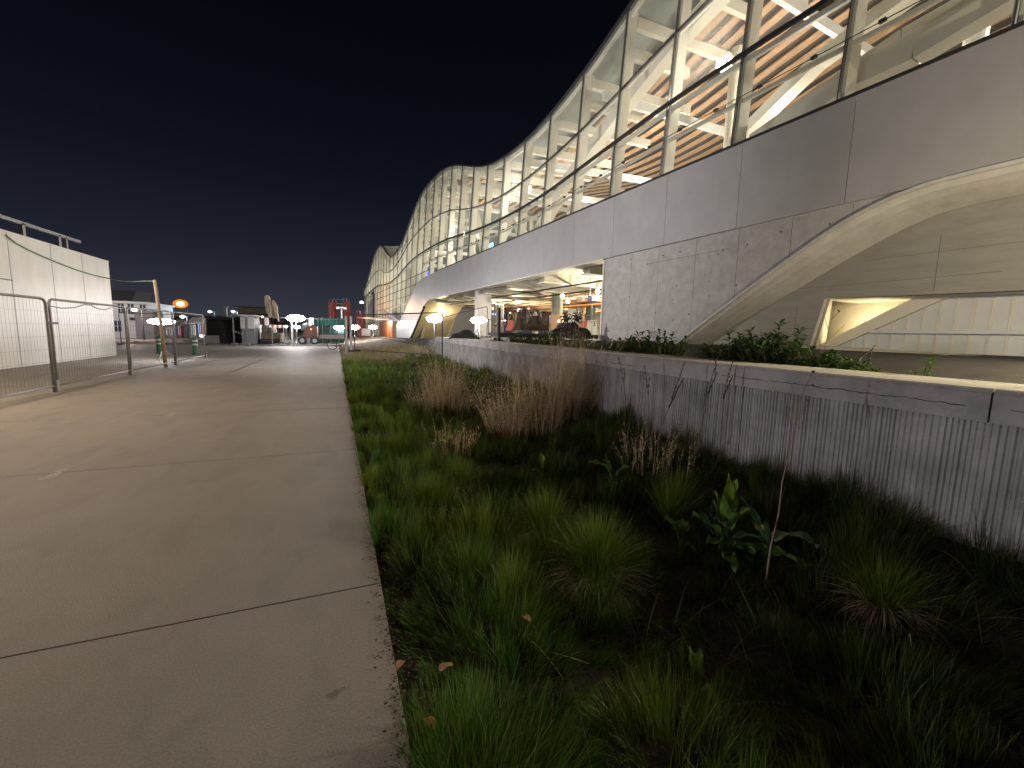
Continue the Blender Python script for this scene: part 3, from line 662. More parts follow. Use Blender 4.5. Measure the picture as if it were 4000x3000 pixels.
# wooden pole and slack cable
pb = G(648, 1433); pt = AY(604, 1094, pb.y + .3)
b = MB(); b.tube([pb - Vector((0, 0, .1)), pb.lerp(pt, .5) + Vector((.02, 0, 0)), pt], [.065, .06, .055], 10)
tag(b.build('wooden_pole', M_wood, at=pb, smooth=True), 'leaning timber pole holding the slack cable beside the mesh fence', 'pole')
c0 = Vector((-10.27, AXP(22, 918, -10.27).y, AXP(22, 918, -10.27).z)); c1 = AXP(425, 1088, -10.26)
pts = []
for px, py in ((22, 918), (60, 948), (110, 975), (170, 1003), (230, 1028), (300, 1055), (360, 1073), (425, 1088)): pts.append(AXP(px, py, -10.26))
e0_ = pts[-1]
for t, (px, py) in zip((.25, .5, .75, 1), ((470, 1098), (520, 1100), (565, 1098), (598, 1099))): 
    pts.append(AY(px, py, e0_.y + (pt.y - e0_.y) * t))
b = MB(); b.tube(pts, .022, 6); tag(b.build('power_cable', M_bollw, at=pts[0], smooth=True), 'thin green cable drooping across the white block to the leaning pole', 'cable')
# thin wire sagging along the fence tops
pts = [AXP(px, py, -6.12) for px, py in ((60, 1156), (120, 1158), (165, 1172), (200, 1196), (240, 1204), (290, 1202), (330, 1190), (355, 1192), (380, 1206), (410, 1210), (435, 1202))]
b = MB(); b.tube(pts, .012, 5); tag(b.build('sagging_wire', M_frame, at=pts[0], smooth=True), 'thin dark wire sagging in loops just behind the near mesh fence tops', 'wire')

# ------------------------------------------------------------------ mesh fence panels
def fence_panel(p0, p1, h, label, group, m=M_galv, dense=.085, wire=.0016, tr=.021, sheet_mat=None, foot=True):
    p0 = Vector(p0); p1 = Vector(p1); d = (p1 - p0); L = d.length; d.normalize()
    t = thing('mesh_fence', p0, label, 'fence panel', group, world=True)
    z0 = .14; up = Vector((0, 0, 1)); r_ = .14
    P = [p0 + d * .03, p0 + d * .03 + up * (h - r_)] + [p0 + d * (.03 + r_ - r_ * math.cos(a)) + up * (h - r_ + r_ * math.sin(a)) for a in (.5, 1.05, 1.57)]
    P += [p0 + d * (L - .03 - r_ + r_ * math.sin(a)) + up * (h - r_ + r_ * math.cos(a)) for a in (0.0, .5, 1.05, 1.5)] + [p0 + d * (L - .03)]
    b = MB(); b.tube(P, tr, 6); b.tube([p0 + up * z0, p0 + d * L + up * z0], tr * .9, 6); b.build('frame', m, t, smooth=True)
    b = MB(); n = int(L / dense)
    for i in range(1, n):
        q = p0 + d * (L * i / n); b.tube([q + up * z0, q + up * (h - .02)], wire, 3, False)
    for k in range(1, 7):
        z = z0 + (h - z0) * k / 7; b.tube([p0 + up * z, p0 + d * L + up * z], wire * 1.2, 3, False)
    b.build('wire_mesh', M_wire, t)
    if foot:
        sd = d.cross(up)
        for q in (p0,):
            b = MB(); b.bar(q - sd * .32 + up * .05, q + sd * .32 + up * .05, .2, .10); b.build('foot', M_rubber, t)
    return t
fy = [7.2, 12.98, 16.85, 20.95, 25.2]
fl = ['near mesh fence panel cut by the left photo edge', 'second mesh fence panel in front of the white block, with a small dark tag',
      'mesh fence panel with the timber pole behind it', 'last mesh fence panel of the near run, beside the green bollards']
for (a, c), lb in zip(zip(fy[:-1], fy[1:]), fl):
    t = fence_panel((-6.03, a + .03, 0), (-6.03, c - .03, 0), 2.12, lb, 'mesh fence panels left of the path', tr=.028, dense=.11, foot=False)
    b = MB(); b.box((-6.03, c, .14), (.09, .10, .28)); b.build('post_base', M_galv, t)
    if 'tag' in lb:
        b = MB(); q = AXP(209, 1262, -6.0); b.box(q, (.015, .34, .05)); b.build('name_plate', M_frame, t)
# far run across the path end
YF = 41.8
fx = [AY(px, 1350, YF).x for px in (470, 640, 800, 967, 1143, 1358)]
lbs = ['far mesh fence panel in front of the pale house', 'far mesh fence panel in front of the lit shop fronts', 'far mesh fence panel in front of the black cabin', 'far mesh fence panel beside the white cabin, in front of the excavator',
       'far mesh fence panel with notices, in front of the teal scrim']
FPN = []
for (a, c), lb in zip(zip(fx[:-1], fx[1:]), lbs):
    FPN.append(fence_panel((a + .04, YF, 0), (c - .04, YF, 0), 2.45, lb, 'mesh fence panels across the far end of the path', tr=.03, dense=.16, wire=.003))
for px in (916, 967, 1143):
    q = AY(px, 1350, YF); b = MB(); b.box((q.x, YF - .05, 1.2), (.10, .06, 2.4)); b.box((q.x, YF - .1, .12), (.35, .5, .2))
    tag(b.build('fence_post', M_galv, at=(q.x, YF, 0)), {916: 'thin leaning steel post in front of the black cabin', 967: 'steel fence post in front of the white cabin', 1143: 'steel fence post under the big bright work lamp'}[px], 'post')
for px, lb in ((1042, 'white notice on the fence right of the excavator arm'), (1216, 'white notice on the fence above the red machine')):
    q = AY(px, 1256, YF - .06); q2 = AY(px + 8, 1256, YF - .06); b = MB(); b.box(q, ((q2.x - q.x) * 2, .02, .62)); b.cur = 1
    for k in range(4): b.box(q + Vector((0, -.013, .18 - .11 * k)), (.22, .006, .03))
    tag(b.build('notice', [M_white, mat('notice_print', (.5, .15, .12), .7)], at=q), lb, 'notice')
# right-hand run in the weeds
q0 = G(1362, 1372, .05); q0.z = .1
fa = Vector((4.72, 20.0, .30)); fb = AY(1385, 1380, 27.5); fb.z = .25
fence_panel(fb, fa, 2.2, 'dark mesh fence panel standing in the weeds before the grey building leg', 'mesh fence panels in the weeds', m=M_dark, tr=.03, dense=.14)
fc = AY(1655, 1300, 24.6); fc.z = .3
fd = AY(1950, 1300, 18.0)
fence_panel((5.75, 26.5, .35), (8.6, 24.6, 1.2), 2.0, 'dark mesh fence panel behind the planter wall end, under the lamp', 'mesh fence panels in the weeds', m=M_dark, tr=.025, dense=.16)
q = AY(1362, 1385, 27.3)
for dx, lb in ((-.12, 'thick grey gate post at the path edge, left of the pair'), (.14, 'thick grey gate post at the path edge, right of the pair')):
    b = MB(); b.tube([(q.x + dx, 27.4, .05), (q.x + dx + .03, 27.4, 2.3)], .07, 10); b.ball((q.x + dx + .03, 27.4, 2.32), .08, 8, 6); b.box((q.x + dx, 27.4, .12), (.22, .22, .12))
    tag(b.build('gate_post', M_galv, at=(q.x + dx, 27.4, 0)), lb, 'gate post', 'pair of gate posts at the path edge')

# ------------------------------------------------------------------ work lamps (heads widened to the shape of their bloom)
def work_lamp(px, py, y, zb, wpx, label, strength, ratio=.27, power=0, thick=.02):
    c = AY(px, py, y); d = (c - EYE).dot(_f); wm = wpx * 1.12 / FPX * d / 2
    t = thing('work_lamp', (c.x, y, zb), label, 'work lamp', 'bright work lamps around the site', world=True)
    b = MB(); b.tube([(c.x, y, zb), (c.x, y, c.z)], thick, 8); b.build('pole', M_galv, t, smooth=True)
    b = MB()
    for k in range(3):
        a = 2 * math.pi * k / 3 + .4; b.tube([(c.x, y, zb + .55), (c.x + .45 * math.cos(a), y + .45 * math.sin(a), zb)], .018, 5)
    b.build('tripod', M_galv, t)
    m = Matrix.Rotation(math.atan2(_r.y, _r.x), 3, 'Z')
    b = MB(); b.ball(c, (wm, wm * .35, wm * ratio), 20, 10, m); b.build('lamp_head', emis('lamp_glow', (1, .965, 1), strength), t, smooth=True)
    return t
work_lamp(630, 1256, 23.5, 0, 96, 'widest bright white lamp, right of the white block in front of the timber pole', 42, .22)
work_lamp(1155, 1243, 40, 0, 64, 'bright white lamp on the tall stand at the far end of the path', 120, .36)
work_lamp(1118, 1275.5, 58, 0, 9, 'tiny bright lamp low beside the striped barrier', 60, .8)
work_lamp(1160, 1277.5, 56, 0, 22, 'small bright lamp just below the big lamp at the path end', 150, .5)
work_lamp(1323, 1279, 50, .3, 34, 'bright lamp by the foot of the floodlight mast', 150, .5)
work_lamp(1386, 1279, 52, .4, 34, 'bright lamp right of the grey gate posts', 150, .42)
work_lamp(1457, 1278, 58, .5, 28, 'bright lamp left of the orange door', 150, .42)
work_lamp(1697, 1246, 27, .45, 56, 'bright lamp in front of the cream lining of the building leg', 130, .44)
work_lamp(1870, 1251, 23, 1.3, 58, 'bright lamp in front of the square clad column', 110, .40)

# assumed off-frame path lamp and added fill lamps
def street_lamp(x, y, h, head, label, P, c, ang=150, m=M_glow2, cat='street lamp', grp=None, r_=.05, sh=.2, blend=.6):
    t = thing('street_lamp', (x, y, 0), label, cat, grp, world=True)
    b = MB(); b.tube([(x, y, 0), (x, y, h - .3), (x + head * .3, y, h), (x + head, y, h + .05)], [r_ * 1.4, r_, r_ * .8, r_ * .6], 8); b.build('pole', M_galv, t, smooth=True)
    b = MB(); b.box((x + head, y, h + .06), (.5, .22, .08)); b.build('lamp_housing', M_galv, t)
    b = MB(); b.box((x + head, y, h + .012), (.34, .14, .01)); b.build('lamp_head', m, t)
    if P:
        l = bpy.data.lights.new('lamp_light', 'SPOT'); l.energy = P; l.color = c; l.spot_size = R(ang); l.spot_blend = blend; l.shadow_soft_size = sh
        o = bpy.data.objects.new('lamp_light', l); col.objects.link(o); o.parent = t; o.location = Vector((x + head, y, h - .03)) - Vector(t['_w'])
    return t
street_lamp(-7.6, 9.5, 6.5, 1.0, 'assumed tall street lamp over the near fence, outside the left edge of the photo', 1700, (1, .77, .56), 150)  # assumed lamp, placed for the warm pool on the path
street_lamp(-6.9, -7, 7.5, 1.2, 'added street lamp behind the camera, out of view', 430, (1, .86, .72), 165, sh=.3)  # added fill lamp, never in view
# unseen tall floodlight added to brighten the fascia
street_lamp(-16.5, 15, 10, 1.0, 'tall site floodlight added out of view behind the white block', 0, (1, 1, 1))
def spot(name, loc, target, P, c, ang, blend, r_, parent):
    l = bpy.data.lights.new(name, 'SPOT'); l.energy = P; l.color = c; l.spot_size = R(ang); l.spot_blend = blend; l.shadow_soft_size = r_
    o = bpy.data.objects.new(name, l); col.objects.link(o); o.parent = parent; o.location = Vector(loc) - Vector(parent['_w']); o.rotation_euler = (Vector(target) - Vector(loc)).to_track_quat('-Z', 'Y').to_euler(); return o
SL = [o for o in bpy.data.objects if o.get('label', '').startswith('tall site floodlight')][0]
spot('lamp_light', (-15.5, 15, 9.9), (10, 25, 6.0), 19000, (1, .96, .95), 75, .7, .25, SL)
# assumed warm planter lamp outside the right edge, added for rib and coping
t = thing('assumed_garden_light', (7.4, .6, 1.2), 'assumed warm bollard light added in the planter outside the right edge of the photo', 'assumed garden light', world=True)
b = MB(); b.cyl((7.4, .6, 1.2), (7.4, .6, 2.5), .06, 12); b.build('post', M_frame, t)
b = MB(); b.ball((7.4, .6, 2.58), .07, 10, 6); b.build('lamp_head', M_glow2, t, smooth=True)
o = plight((7.4, .6, 2.8), 1000, (1, .87, .62), .1); o.parent = t; o.location = Vector((7.4, .6, 2.8)) - Vector(t['_w'])
# cool floodlight added to brighten the house and far yard
for x_, y_ in ((-26, 50),):
    t = street_lamp(x_, y_, 8, .8, 'added yard floodlight %s' % ('by the pale house' if x_ < -20 else 'behind the black cabin'), 0, (1, 1, 1)); 
    o = plight((x_ + .8, y_, 7.8), 2600, (.85, .92, 1), .2); o.parent = t; o.location = Vector((x_ + .8, y_, 7.8)) - Vector(t['_w'])
t = thing('fill_flood_light', (-13.5, 1.0, 0), 'added tripod flood lamp left of the path, out of view', 'flood lamp', world=True)  # unseen lamp added to rake light over the planter wall
b = MB()
for k in range(3):
    a = 2 * math.pi * k / 3; b.tube([(-13.5, 1.0, 1.7), (-13.5 + .6 * math.cos(a), 1 + .6 * math.sin(a), 0)], .02, 6)
b.build('tripod', M_dark, t)
b = MB(); b.box((-13.55, 1.0, 1.9), (.08, .5, .34)); b.build('lamp_housing', M_dark, t)
l = bpy.data.lights.new('lamp_light', 'SPOT'); l.energy = 2500; l.color = (.95, .91, 1); l.spot_size = R(95); l.spot_blend = .5; l.shadow_soft_size = .22
o = bpy.data.objects.new('lamp_light', l); col.objects.link(o); o.parent = t; o.location = (.08, 0, 1.9); o.rotation_euler = Vector((1, .12, .04)).to_track_quat('-Z', 'Y').to_euler()

# ------------------------------------------------------------------ bollards
def bollard(loc, label, first):
    if first is None:
        t = thing('bollard', loc, label, 'bollard', 'green bollards behind the near fence')
        b = MB(); b.tube([(0, 0, 0), (0, 0, .04), (0, 0, .05), (0, 0, .86), (0, 0, .93), (0, 0, .97)], [.17, .17, .125, .125, .12, .08], 18); b.build('post', M_green, t, smooth=False)
        for z in (.52, .72): b = MB(); b.cyl((0, 0, z), (0, 0, z + .09), .128, 18); b.build('reflective_band', M_refl, t)
        b = MB(); b.cyl((0, 0, .88), (0, 0, .905), .13, 18); b.build('top_ring', M_frame, t)
        return t
    c = copy_tree(first); c.location = loc; c['label'] = label; return c
B1 = bollard(G(624, 1381), 'green bollard with pale bands, left one nearer the timber pole', None)
bollard(G(764, 1386), 'green bollard with pale bands, right one at the end of the near fence', B1)

# ------------------------------------------------------------------ bicycle lying at the path edge
BK = thing('bicycle', G(1322, 1368), 'bicycle lying on its side at the path edge with one wheel raised', 'bicycle')
def wheel(c, n, r_, name):
    n = Vector(n).normalized(); a = n.cross(Vector((0, 0, 1))).normalized(); u2 = a.cross(n); c = Vector(c)
    ring = lambda q, rr: c + (a * math.cos(q) + u2 * math.sin(q)) * rr
    b = MB(); b.tube([ring(2 * math.pi * k / 28, r_) for k in range(29)], .022, 6, False); w_ = b.build(name, M_rubber, BK, smooth=True)
    b = MB(); b.tube([ring(2 * math.pi * k / 28, r_ - .03) for k in range(29)], .01, 5, False)
    for k in range(16): b.tube([c + n * (.03 if k % 2 else -.03), ring(2 * math.pi * k / 16, r_ - .03)], .002, 3, False)
    b.cyl(c - n * .05, c + n * .05, .025, 8); b.build('rim', M_galv, w_)
    return a, u2
wheel((-.42, .1, .36), (.25, -1, .35), .335, 'wheel')
wheel((.55, .25, .12), (.1, -.35, 1), .335, 'wheel')
b = MB(); J = {'bb': (.12, .12, .16), 'seat': (.1, .62, .28), 'head': (-.38, .62, .34), 'rear': (.55, .25, .12), 'front': (-.42, .1, .36)}
for p, q in (('bb', 'seat'), ('bb', 'head'), ('seat', 'head'), ('bb', 'rear'), ('seat', 'rear'), ('head', 'front')): b.tube([J[p], J[q]], .017, 6)
b.build('frame', M_dark, BK)
b = MB(); b.tube([(-.42, .68, .35), (-.45, .78, .2), (-.5, .7, .12)], .013, 6); b.tube([(-.42, .68, .35), (-.4, .8, .5), (-.48, .74, .58)], .013, 6); b.build('handlebar', M_galv, BK)
b = MB(); b.ball((.1, .72, .3), (.12, .06, .05), 10, 6); b.build('saddle', M_rubber, BK, smooth=True)
b = MB(); b.cyl((.1, .1, .13), (.14, .13, .2), .09, 12); b.tube([(.12, .12, .12), (.0, .0, .1)], .012, 5); b.build('crankset', M_galv, BK)

# ------------------------------------------------------------------ pale house behind the fence
hb = G(433, 1306)
HY = 62.0
def P(px, py, y=HY): return AY(px, py, y)
HO = thing('house', P(510, 1308), 'pale two-storey house with dark hipped roof behind the near fence', 'house', world=True)
a, c = P(415, 1180), P(579, 1187); base = -.1
b = MB(); b.prism([(a.x - 6, HY, base), (c.x, HY, base), (c.x, HY, c.z), (a.x - 6, HY, a.z)], (0, 8, 0)); HW = b.build('wall', M_white, HO)
r0, r1, r2, r3 = P(380, 1126), P(502, 1130), P(520, 1176), P(370, 1176)
b = MB(); b.prism([(r3.x, HY - .3, r3.z), (r2.x, HY - .3, r2.z), (r1.x, HY + 2, r1.z), (r0.x, HY + 2, r0.z)], (0, 5, .1)); b.build('roof', M_slate, HO)
b = MB(); q = P(584, 1188); b.prism([(a.x - 6, HY - .5, a.z), (q.x, HY - .5, q.z), (q.x, HY - .5, q.z + .2), (a.x - 6, HY - .5, a.z + .2)], (0, 9, 0)); b.build('eaves', M_white, HO)
for x0, y0, x1, y1 in ((461, 1186, 486, 1224), (499, 1187, 525, 1227), (547, 1190, 571, 1229), (446, 1252, 476, 1295), (556, 1265, 571, 1292)):
    p, q = P(x0, y0), P(x1, y1); b = MB(); b.box(((p.x + q.x) / 2, HY - .03, (p.z + q.z) / 2), (q.x - p.x, .08, p.z - q.z)); wd = b.build('window', M_winglass, HO)
    b = MB(); 
    b.box(((p.x + q.x) / 2, HY - .09, (p.z + q.z) / 2), (.06, .05, p.z - q.z)); b.box(((p.x + q.x) / 2, HY - .09, (p.z + q.z) / 2), (q.x - p.x, .05, .06)); b.build('frame', M_white, wd)
p = P(527, 1246); b = MB(); b.box((p.x, HY - .06, p.z), (.9, .08, .32)); b.build('sign_board', M_frame, HO)
p = P(598, 1256); b = MB(); b.box((p.x, HY - 1, 1.5), (1.6, 3, 3.2)); b.build('annexe', M_asph, HO)

# lit shop fronts
def kiosk(px0, px1, py0, py1, y, label, cols):
    p, q = AY(px0, py0, y), AY(px1, py1, y)
    t = thing('shop_front', ((p.x + q.x) / 2, y, 0), label, 'shop', 'lit shop fronts beyond the road', world=True)
    b = MB(); b.box(((p.x + q.x) / 2, y + 1.3, p.z / 2), (q.x - p.x, 2.2, p.z)); b.build('wall', M_brick, t)
    b = MB(); b.prism([(p.x - .2, y - .9, p.z - .3), (q.x + .2, y - .9, p.z - .3), (q.x + .2, y + 2.4, p.z + .5), (p.x - .2, y + 2.4, p.z + .5)], (0, 0, .1)); b.build('canopy', M_white, t)
    n = len(cols)
    for i, cc in enumerate(cols):
        x0 = p.x + (q.x - p.x) * i / n + .12; x1 = p.x + (q.x - p.x) * (i + 1) / n - .12; h = random.uniform(.55, .8) * p.z
        b = MB(); b.box(((x0 + x1) / 2, y + .15, .35 + h / 2), (x1 - x0, .1, h)); wd = b.build('window', emis('shop_light', cc, random.uniform(1.6, 4), False), t)
        b = MB(); b.box(((x0 + x1) / 2, y + .06, .35 + h / 2), (.07, .06, h)); b.box(((x0 + x1) / 2, y + .06, .35 + h * .6), (x1 - x0, .06, .07)); b.build('frame', M_frame, wd)
random.seed(2)
W_, B_, R_, T_ = (.95, .95, 1), (.25, .55, 1), (1, .15, .15), (.6, .9, .9)
kiosk(640, 672, 1272, 1308, 64, 'leftmost lit shop front beyond the fence, white and grey', [W_, (.6, .6, .7), W_])
kiosk(674, 706, 1266, 1308, 66, 'lit shop front with blue windows, behind the widest lamp', [B_, W_, B_, R_])
kiosk(708, 736, 1268, 1308, 68, 'lit shop front with a red poster window', [R_, B_, (.3, .5, .8)])
kiosk(738, 765, 1256, 1308, 65, 'lit shop front under a pale pointed canopy', [W_, T_, W_])
kiosk(768, 792, 1254, 1308, 65, 'rightmost lit shop front beside the black cabin', [B_, W_, R_])
# low walls, benches
def block(px0, px1, py0, py1, y, name, m, label, cat, dep=1.0, bev=0):
    p, q = AY(px0, py0, y), AY(px1, py1, y)
    b = MB(); z0 = min(p.z, q.z); z1 = max(p.z, q.z); x0, x1 = p.x, q.x
    b.prism([(x0, y, z0), (x1, y, z0), (x1 - (x1 - x0) * .03, y + .05, z1), (x0 + (x1 - x0) * .03, y + .05, z1)], (0, dep, 0)); b.box(((x0 + x1) / 2, y + dep / 2, z1 + .03), (x1 - x0, dep + .06, .06))
    return tag(b.build(name, m, at=((x0 + x1) / 2, y, z0)), label, cat)
block(522, 546, 1334, 1341, 48, 'concrete_block', M_white, 'small pale block on the road behind the near fence', 'block', .4)
block(712, 800, 1329, 1340, 46, 'concrete_barrier', M_conc, 'long pale barrier behind the right green bollard', 'barrier', .6)
block(797, 852, 1313, 1341, 45.4, 'rubble_bag', M_conc, 'grey sack in front of the black cabin', 'sack', .9)

# black cabin and white cabin
CB = thing('black_cabin', AY(880, 1340, 46), 'long black site cabin with flat roof behind the far fence', 'cabin', world=True)
p, q = AY(803, 1235, 46), AY(940, 1338, 46)
n_ = 24; b = MB(); rows = []
for i in range(n_ * 4):
    x = p.x + (q.x - p.x) * i / (n_ * 4 - 1); dy = 0 if i % 4 < 2 else .06; rows.append([Vector((x, 46 + dy, .02)), Vector((x, 46 + dy, p.z - .25))])
b.grid(rows); b.box(((p.x + q.x) / 2, 47.6, (p.z - .25) / 2), (q.x - p.x, 3, p.z - .27)); b.build('wall', M_dark, CB)
b = MB(); b.box(((p.x + q.x) / 2, 47.4, p.z - .12), (q.x - p.x + .3, 3.5, .22)); b.build('roof', M_frame, CB)
p2, q2 = AY(892, 1226, 47), AY(936, 1236, 47); b = MB(); b.ball(((p2.x + q2.x) / 2, 47.5, p2.z - .25), ((q2.x - p2.x) / 2, .7, .3), 16, 8); b.build('roof_dome', M_white, CB, smooth=True)
CW = thing('white_cabin', AY(968, 1340, 44.5), 'white and grey site cabin right of the black cabin', 'cabin', world=True)
p, q = AY(940, 1233, 44.5), AY(994, 1338, 44.5)
b = MB(); b.box(((p.x + q.x) / 2, 46.2, p.z / 2), (q.x - p.x, 3.2, p.z)); b.build('wall', mat('cabin_grey', (.22, .22, .25), .6), CW)
zm = AY(960, 1285, 44.5).z; b = MB(); b.box(((p.x + q.x) / 2, 44.55, (zm + p.z) / 2), (q.x - p.x + .1, .08, p.z - zm)); b.build('shutter', M_white, CW)
b = MB(); b.box(((p.x + q.x) / 2, 46.1, p.z + .05), (q.x - p.x + .3, 3.6, .1)); b.build('roof', M_white, CW)
b = MB(); b.box(((p.x + q.x) / 2, 44.48, zm), (q.x - p.x, .06, .08)); b.build('shutter_rail', M_galv, CW)
SG = thing('guard_hut', AY(1005, 1340, 50), 'narrow hut with lit pale yellow windows right of the white cabin', 'hut', world=True)
p, q = AY(998, 1272, 50), AY(1016, 1338, 50); b = MB(); b.box(((p.x + q.x) / 2, 50.7, p.z / 2), (q.x - p.x, 1.3, p.z)); b.build('wall', M_white, SG)
for z in (.5, 1.35): b = MB(); b.box(((p.x + q.x) / 2, 50.0, z + .3), ((q.x - p.x) * .6, .06, .62)); b.build('window', emis('hut_window', (1, .85, .5), 1.3, False), SG)
b = MB(); b.box(((p.x + q.x) / 2, 50.6, p.z + .05), (q.x - p.x + .2, 1.6, .1)); b.build('roof', M_white, SG)
# hazard boom across a barrier in front of the cabin
p, q = AY(902, 1290, 44.3), AY(948, 1305, 44.3)
b = MB(); n = 8
for k in range(n): b.cur = k % 2; b.bar(p.lerp(q, k / n), p.lerp(q, (k + 1) / n), .07, .07)
tag(b.build('barrier_pole', [M_rust, M_white], at=p), 'thin red and white pole leaning against the black cabin', 'pole')
# striped barrier board
p, q = AY(1051, 1274, 43), AY(1117, 1274, 43)
t = thing('barrier_board', ((p.x + q.x) / 2, 43, 0), 'red and white striped barrier board left of the big lamp stand', 'barrier', world=True)
b = MB(); n = 7
for k in range(n): b.cur = k % 2; b.box((p.x + (q.x - p.x) * (k + .5) / n, 43, p.z), ((q.x - p.x) / n - .002, .05, .24))
b.build('board', [M_white, mat('barrier_red', (.6, .06, .04), .5)], t)
for x in (p.x + .2, q.x - .2): b = MB(); b.box((x, 43.04, p.z / 2), (.06, .05, p.z)); b.box((x, 43, .05), (.3, .5, .1)); b.build('leg', M_galv, t)

# ------------------------------------------------------------------ excavator (folded boom above the fence)
EX = thing('excavator', AY(1058, 1338, 47), 'brown excavator with raised sand-coloured boom and arm behind the far fence', 'excavator', world=True)
EYd = 47
def ep(px, py): return AY(px, py, EYd)
def plate(pts, name, m, dep=.5, y=EYd):
    b = MB(); b.prism([AY(px, py, y) for px, py in pts], (0, dep, 0)); return b.build(name, m, EX)
Z7 = lambda X, Y: (1000 + X / 4.916, 1150 + Y / 4.916)
plate([Z7(*q) for q in [(300, 445), (255, 445), (190, 300), (165, 160), (165, 35), (195, 15), (240, 22), (262, 80), (268, 160), (300, 330)]], 'boom', M_sandp, .7)
plate([Z7(*q) for q in [(300, 150), (320, 100), (350, 130), (385, 190), (408, 240), (405, 310), (425, 420), (437, 520), (410, 500), (380, 400), (330, 290)]], 'arm', M_sandp, .45)
plate([Z7(*q) for q in [(262, 90), (300, 110), (320, 300), (400, 450), (340, 460), (300, 400), (272, 250)]], 'linkage', M_steel, .3, EYd + .1)
plate([Z7(*q) for q in [(90, 920), (95, 740), (175, 620), (230, 600), (330, 600), (340, 740), (480, 740), (490, 920)]], 'body', M_steel, 2.4, EYd - .6)
plate([Z7(*q) for q in [(200, 740), (215, 640), (300, 630), (310, 740)]], 'cab_window', M_winglass, .1, EYd - .72)
plate([Z7(*q) for q in [(455, 920), (455, 750), (495, 750), (495, 920)]], 'counterweight', M_sandp, 2.0, EYd - .75)
b = MB(); p = ep(1022, 1336); q = ep(1098, 1336)
for y_ in (EYd - .8, EYd + 1.8): b = MB(); b.tube([(p.x, y_, .25), (q.x, y_, .25)], .25, 12); b.build('track', M_rubber, EX)
b = MB(); p, q = Z7(255, 110), Z7(270, 360); b.tube([AY(*p, EYd - .1), AY(*q, EYd - .1)], .06, 8); b.build('hydraulic_ram', M_galv, EX)
# red machine to the right
RM = thing('telehandler', AY(1205, 1339, 45.5), 'dark red plant machine with grilled body behind the far fence', 'plant machine', world=True)
EX_, EX = EX, RM
plate([Z7(*q) for q in [(860, 925), (870, 830), (930, 690), (960, 620), (1170, 615), (1185, 900), (1180, 930)]], 'body', M_rust, 2.2, 45.5)
plate([Z7(*q) for q in [(860, 690), (900, 560), (975, 545), (985, 690)]], 'cab', M_winglass, 1.6, 45.6)
plate([Z7(*q) for q in [(985, 615), (1000, 450), (1030, 450), (1040, 615)]], 'mast', M_steel, .4, 45.8)
for k in range(4): plate([Z7(*q) for q in [(975, 850 + 20 * k), (1090, 850 + 20 * k), (1090, 862 + 20 * k), (975, 862 + 20 * k)]], 'grille', M_galv, .06, 45.42)
for px in (890, 1130):
    p = AY(*Z7(px, 930), 45.4); b = MB(); b.cyl((p.x, 45.3, .42), (p.x, 45.8, .42), .42, 18); w_ = b.build('wheel', M_rubber, RM); b = MB(); b.cyl((p.x, 45.27, .42), (p.x, 45.3, .42), .2, 12); b.build('rim', M_galv, w_)
p = AY(*Z7(1058, 670), 45.35); b = MB(); b.ball(p, .05, 8, 6); b.build('headlight', emis('amber_light', (1, .5, .1), 6, False), RM)
EX = EX_

# teal scrim hoarding and container
p, q = AY(1226, 1240, 49), AY(1352, 1275, 49)
t = thing('scrim_screen', ((p.x + q.x) / 2, 49, 0), 'teal scrim netting stretched above a green container by the silos', 'scrim', world=True)
b = MB(); rows = []
for i in range(60):
    x = p.x + (q.x - p.x) * i / 59; rows.append([Vector((x, 49 + .12 * math.sin(i * .9) * (j / 4), q.z + (p.z - q.z) * j / 4 + .05 * math.sin(i * .5) * (j == 0))) for j in range(5)])
b.grid(rows); b.build('netting', M_teal, t, smooth=True)
for k in range(5): x = p.x + (q.x - p.x) * k / 4; b = MB(); b.tube([(x, 49.1, 0), (x, 49.1, p.z + .1)], .04, 6); b.build('post', M_galv, t)
b = MB(); p3, q3 = AY(1243, 1276, 50), AY(1345, 1310, 50); rows = []
for i in range(96):
    x = p3.x + (q3.x - p3.x) * i / 95; dy = 0 if i % 4 < 2 else .08; rows.append([Vector((x, 50 + dy, 0.2)), Vector((x, 50 + dy, p3.z))])
b.grid(rows); b.box(((p3.x + q3.x) / 2, 51.4, p3.z / 2), (q3.x - p3.x, 2.4, p3.z - .02)); tag(b.build('shipping_container', mat('container_green', (.05, .13, .11), .6, noise=.3), at=((p3.x + q3.x) / 2, 50, 0)), 'long dark green container under the teal scrim', 'container')
block(1243, 1345, 1310, 1324, 47, 'low_wall', M_conc, 'long pale low wall in front of the green container', 'wall', .5)
block(1322, 1345, 1311, 1323, 46.4, 'rubble_sack', M_conc, 'grey sack beside the gate posts at the wall end', 'sack', .6)

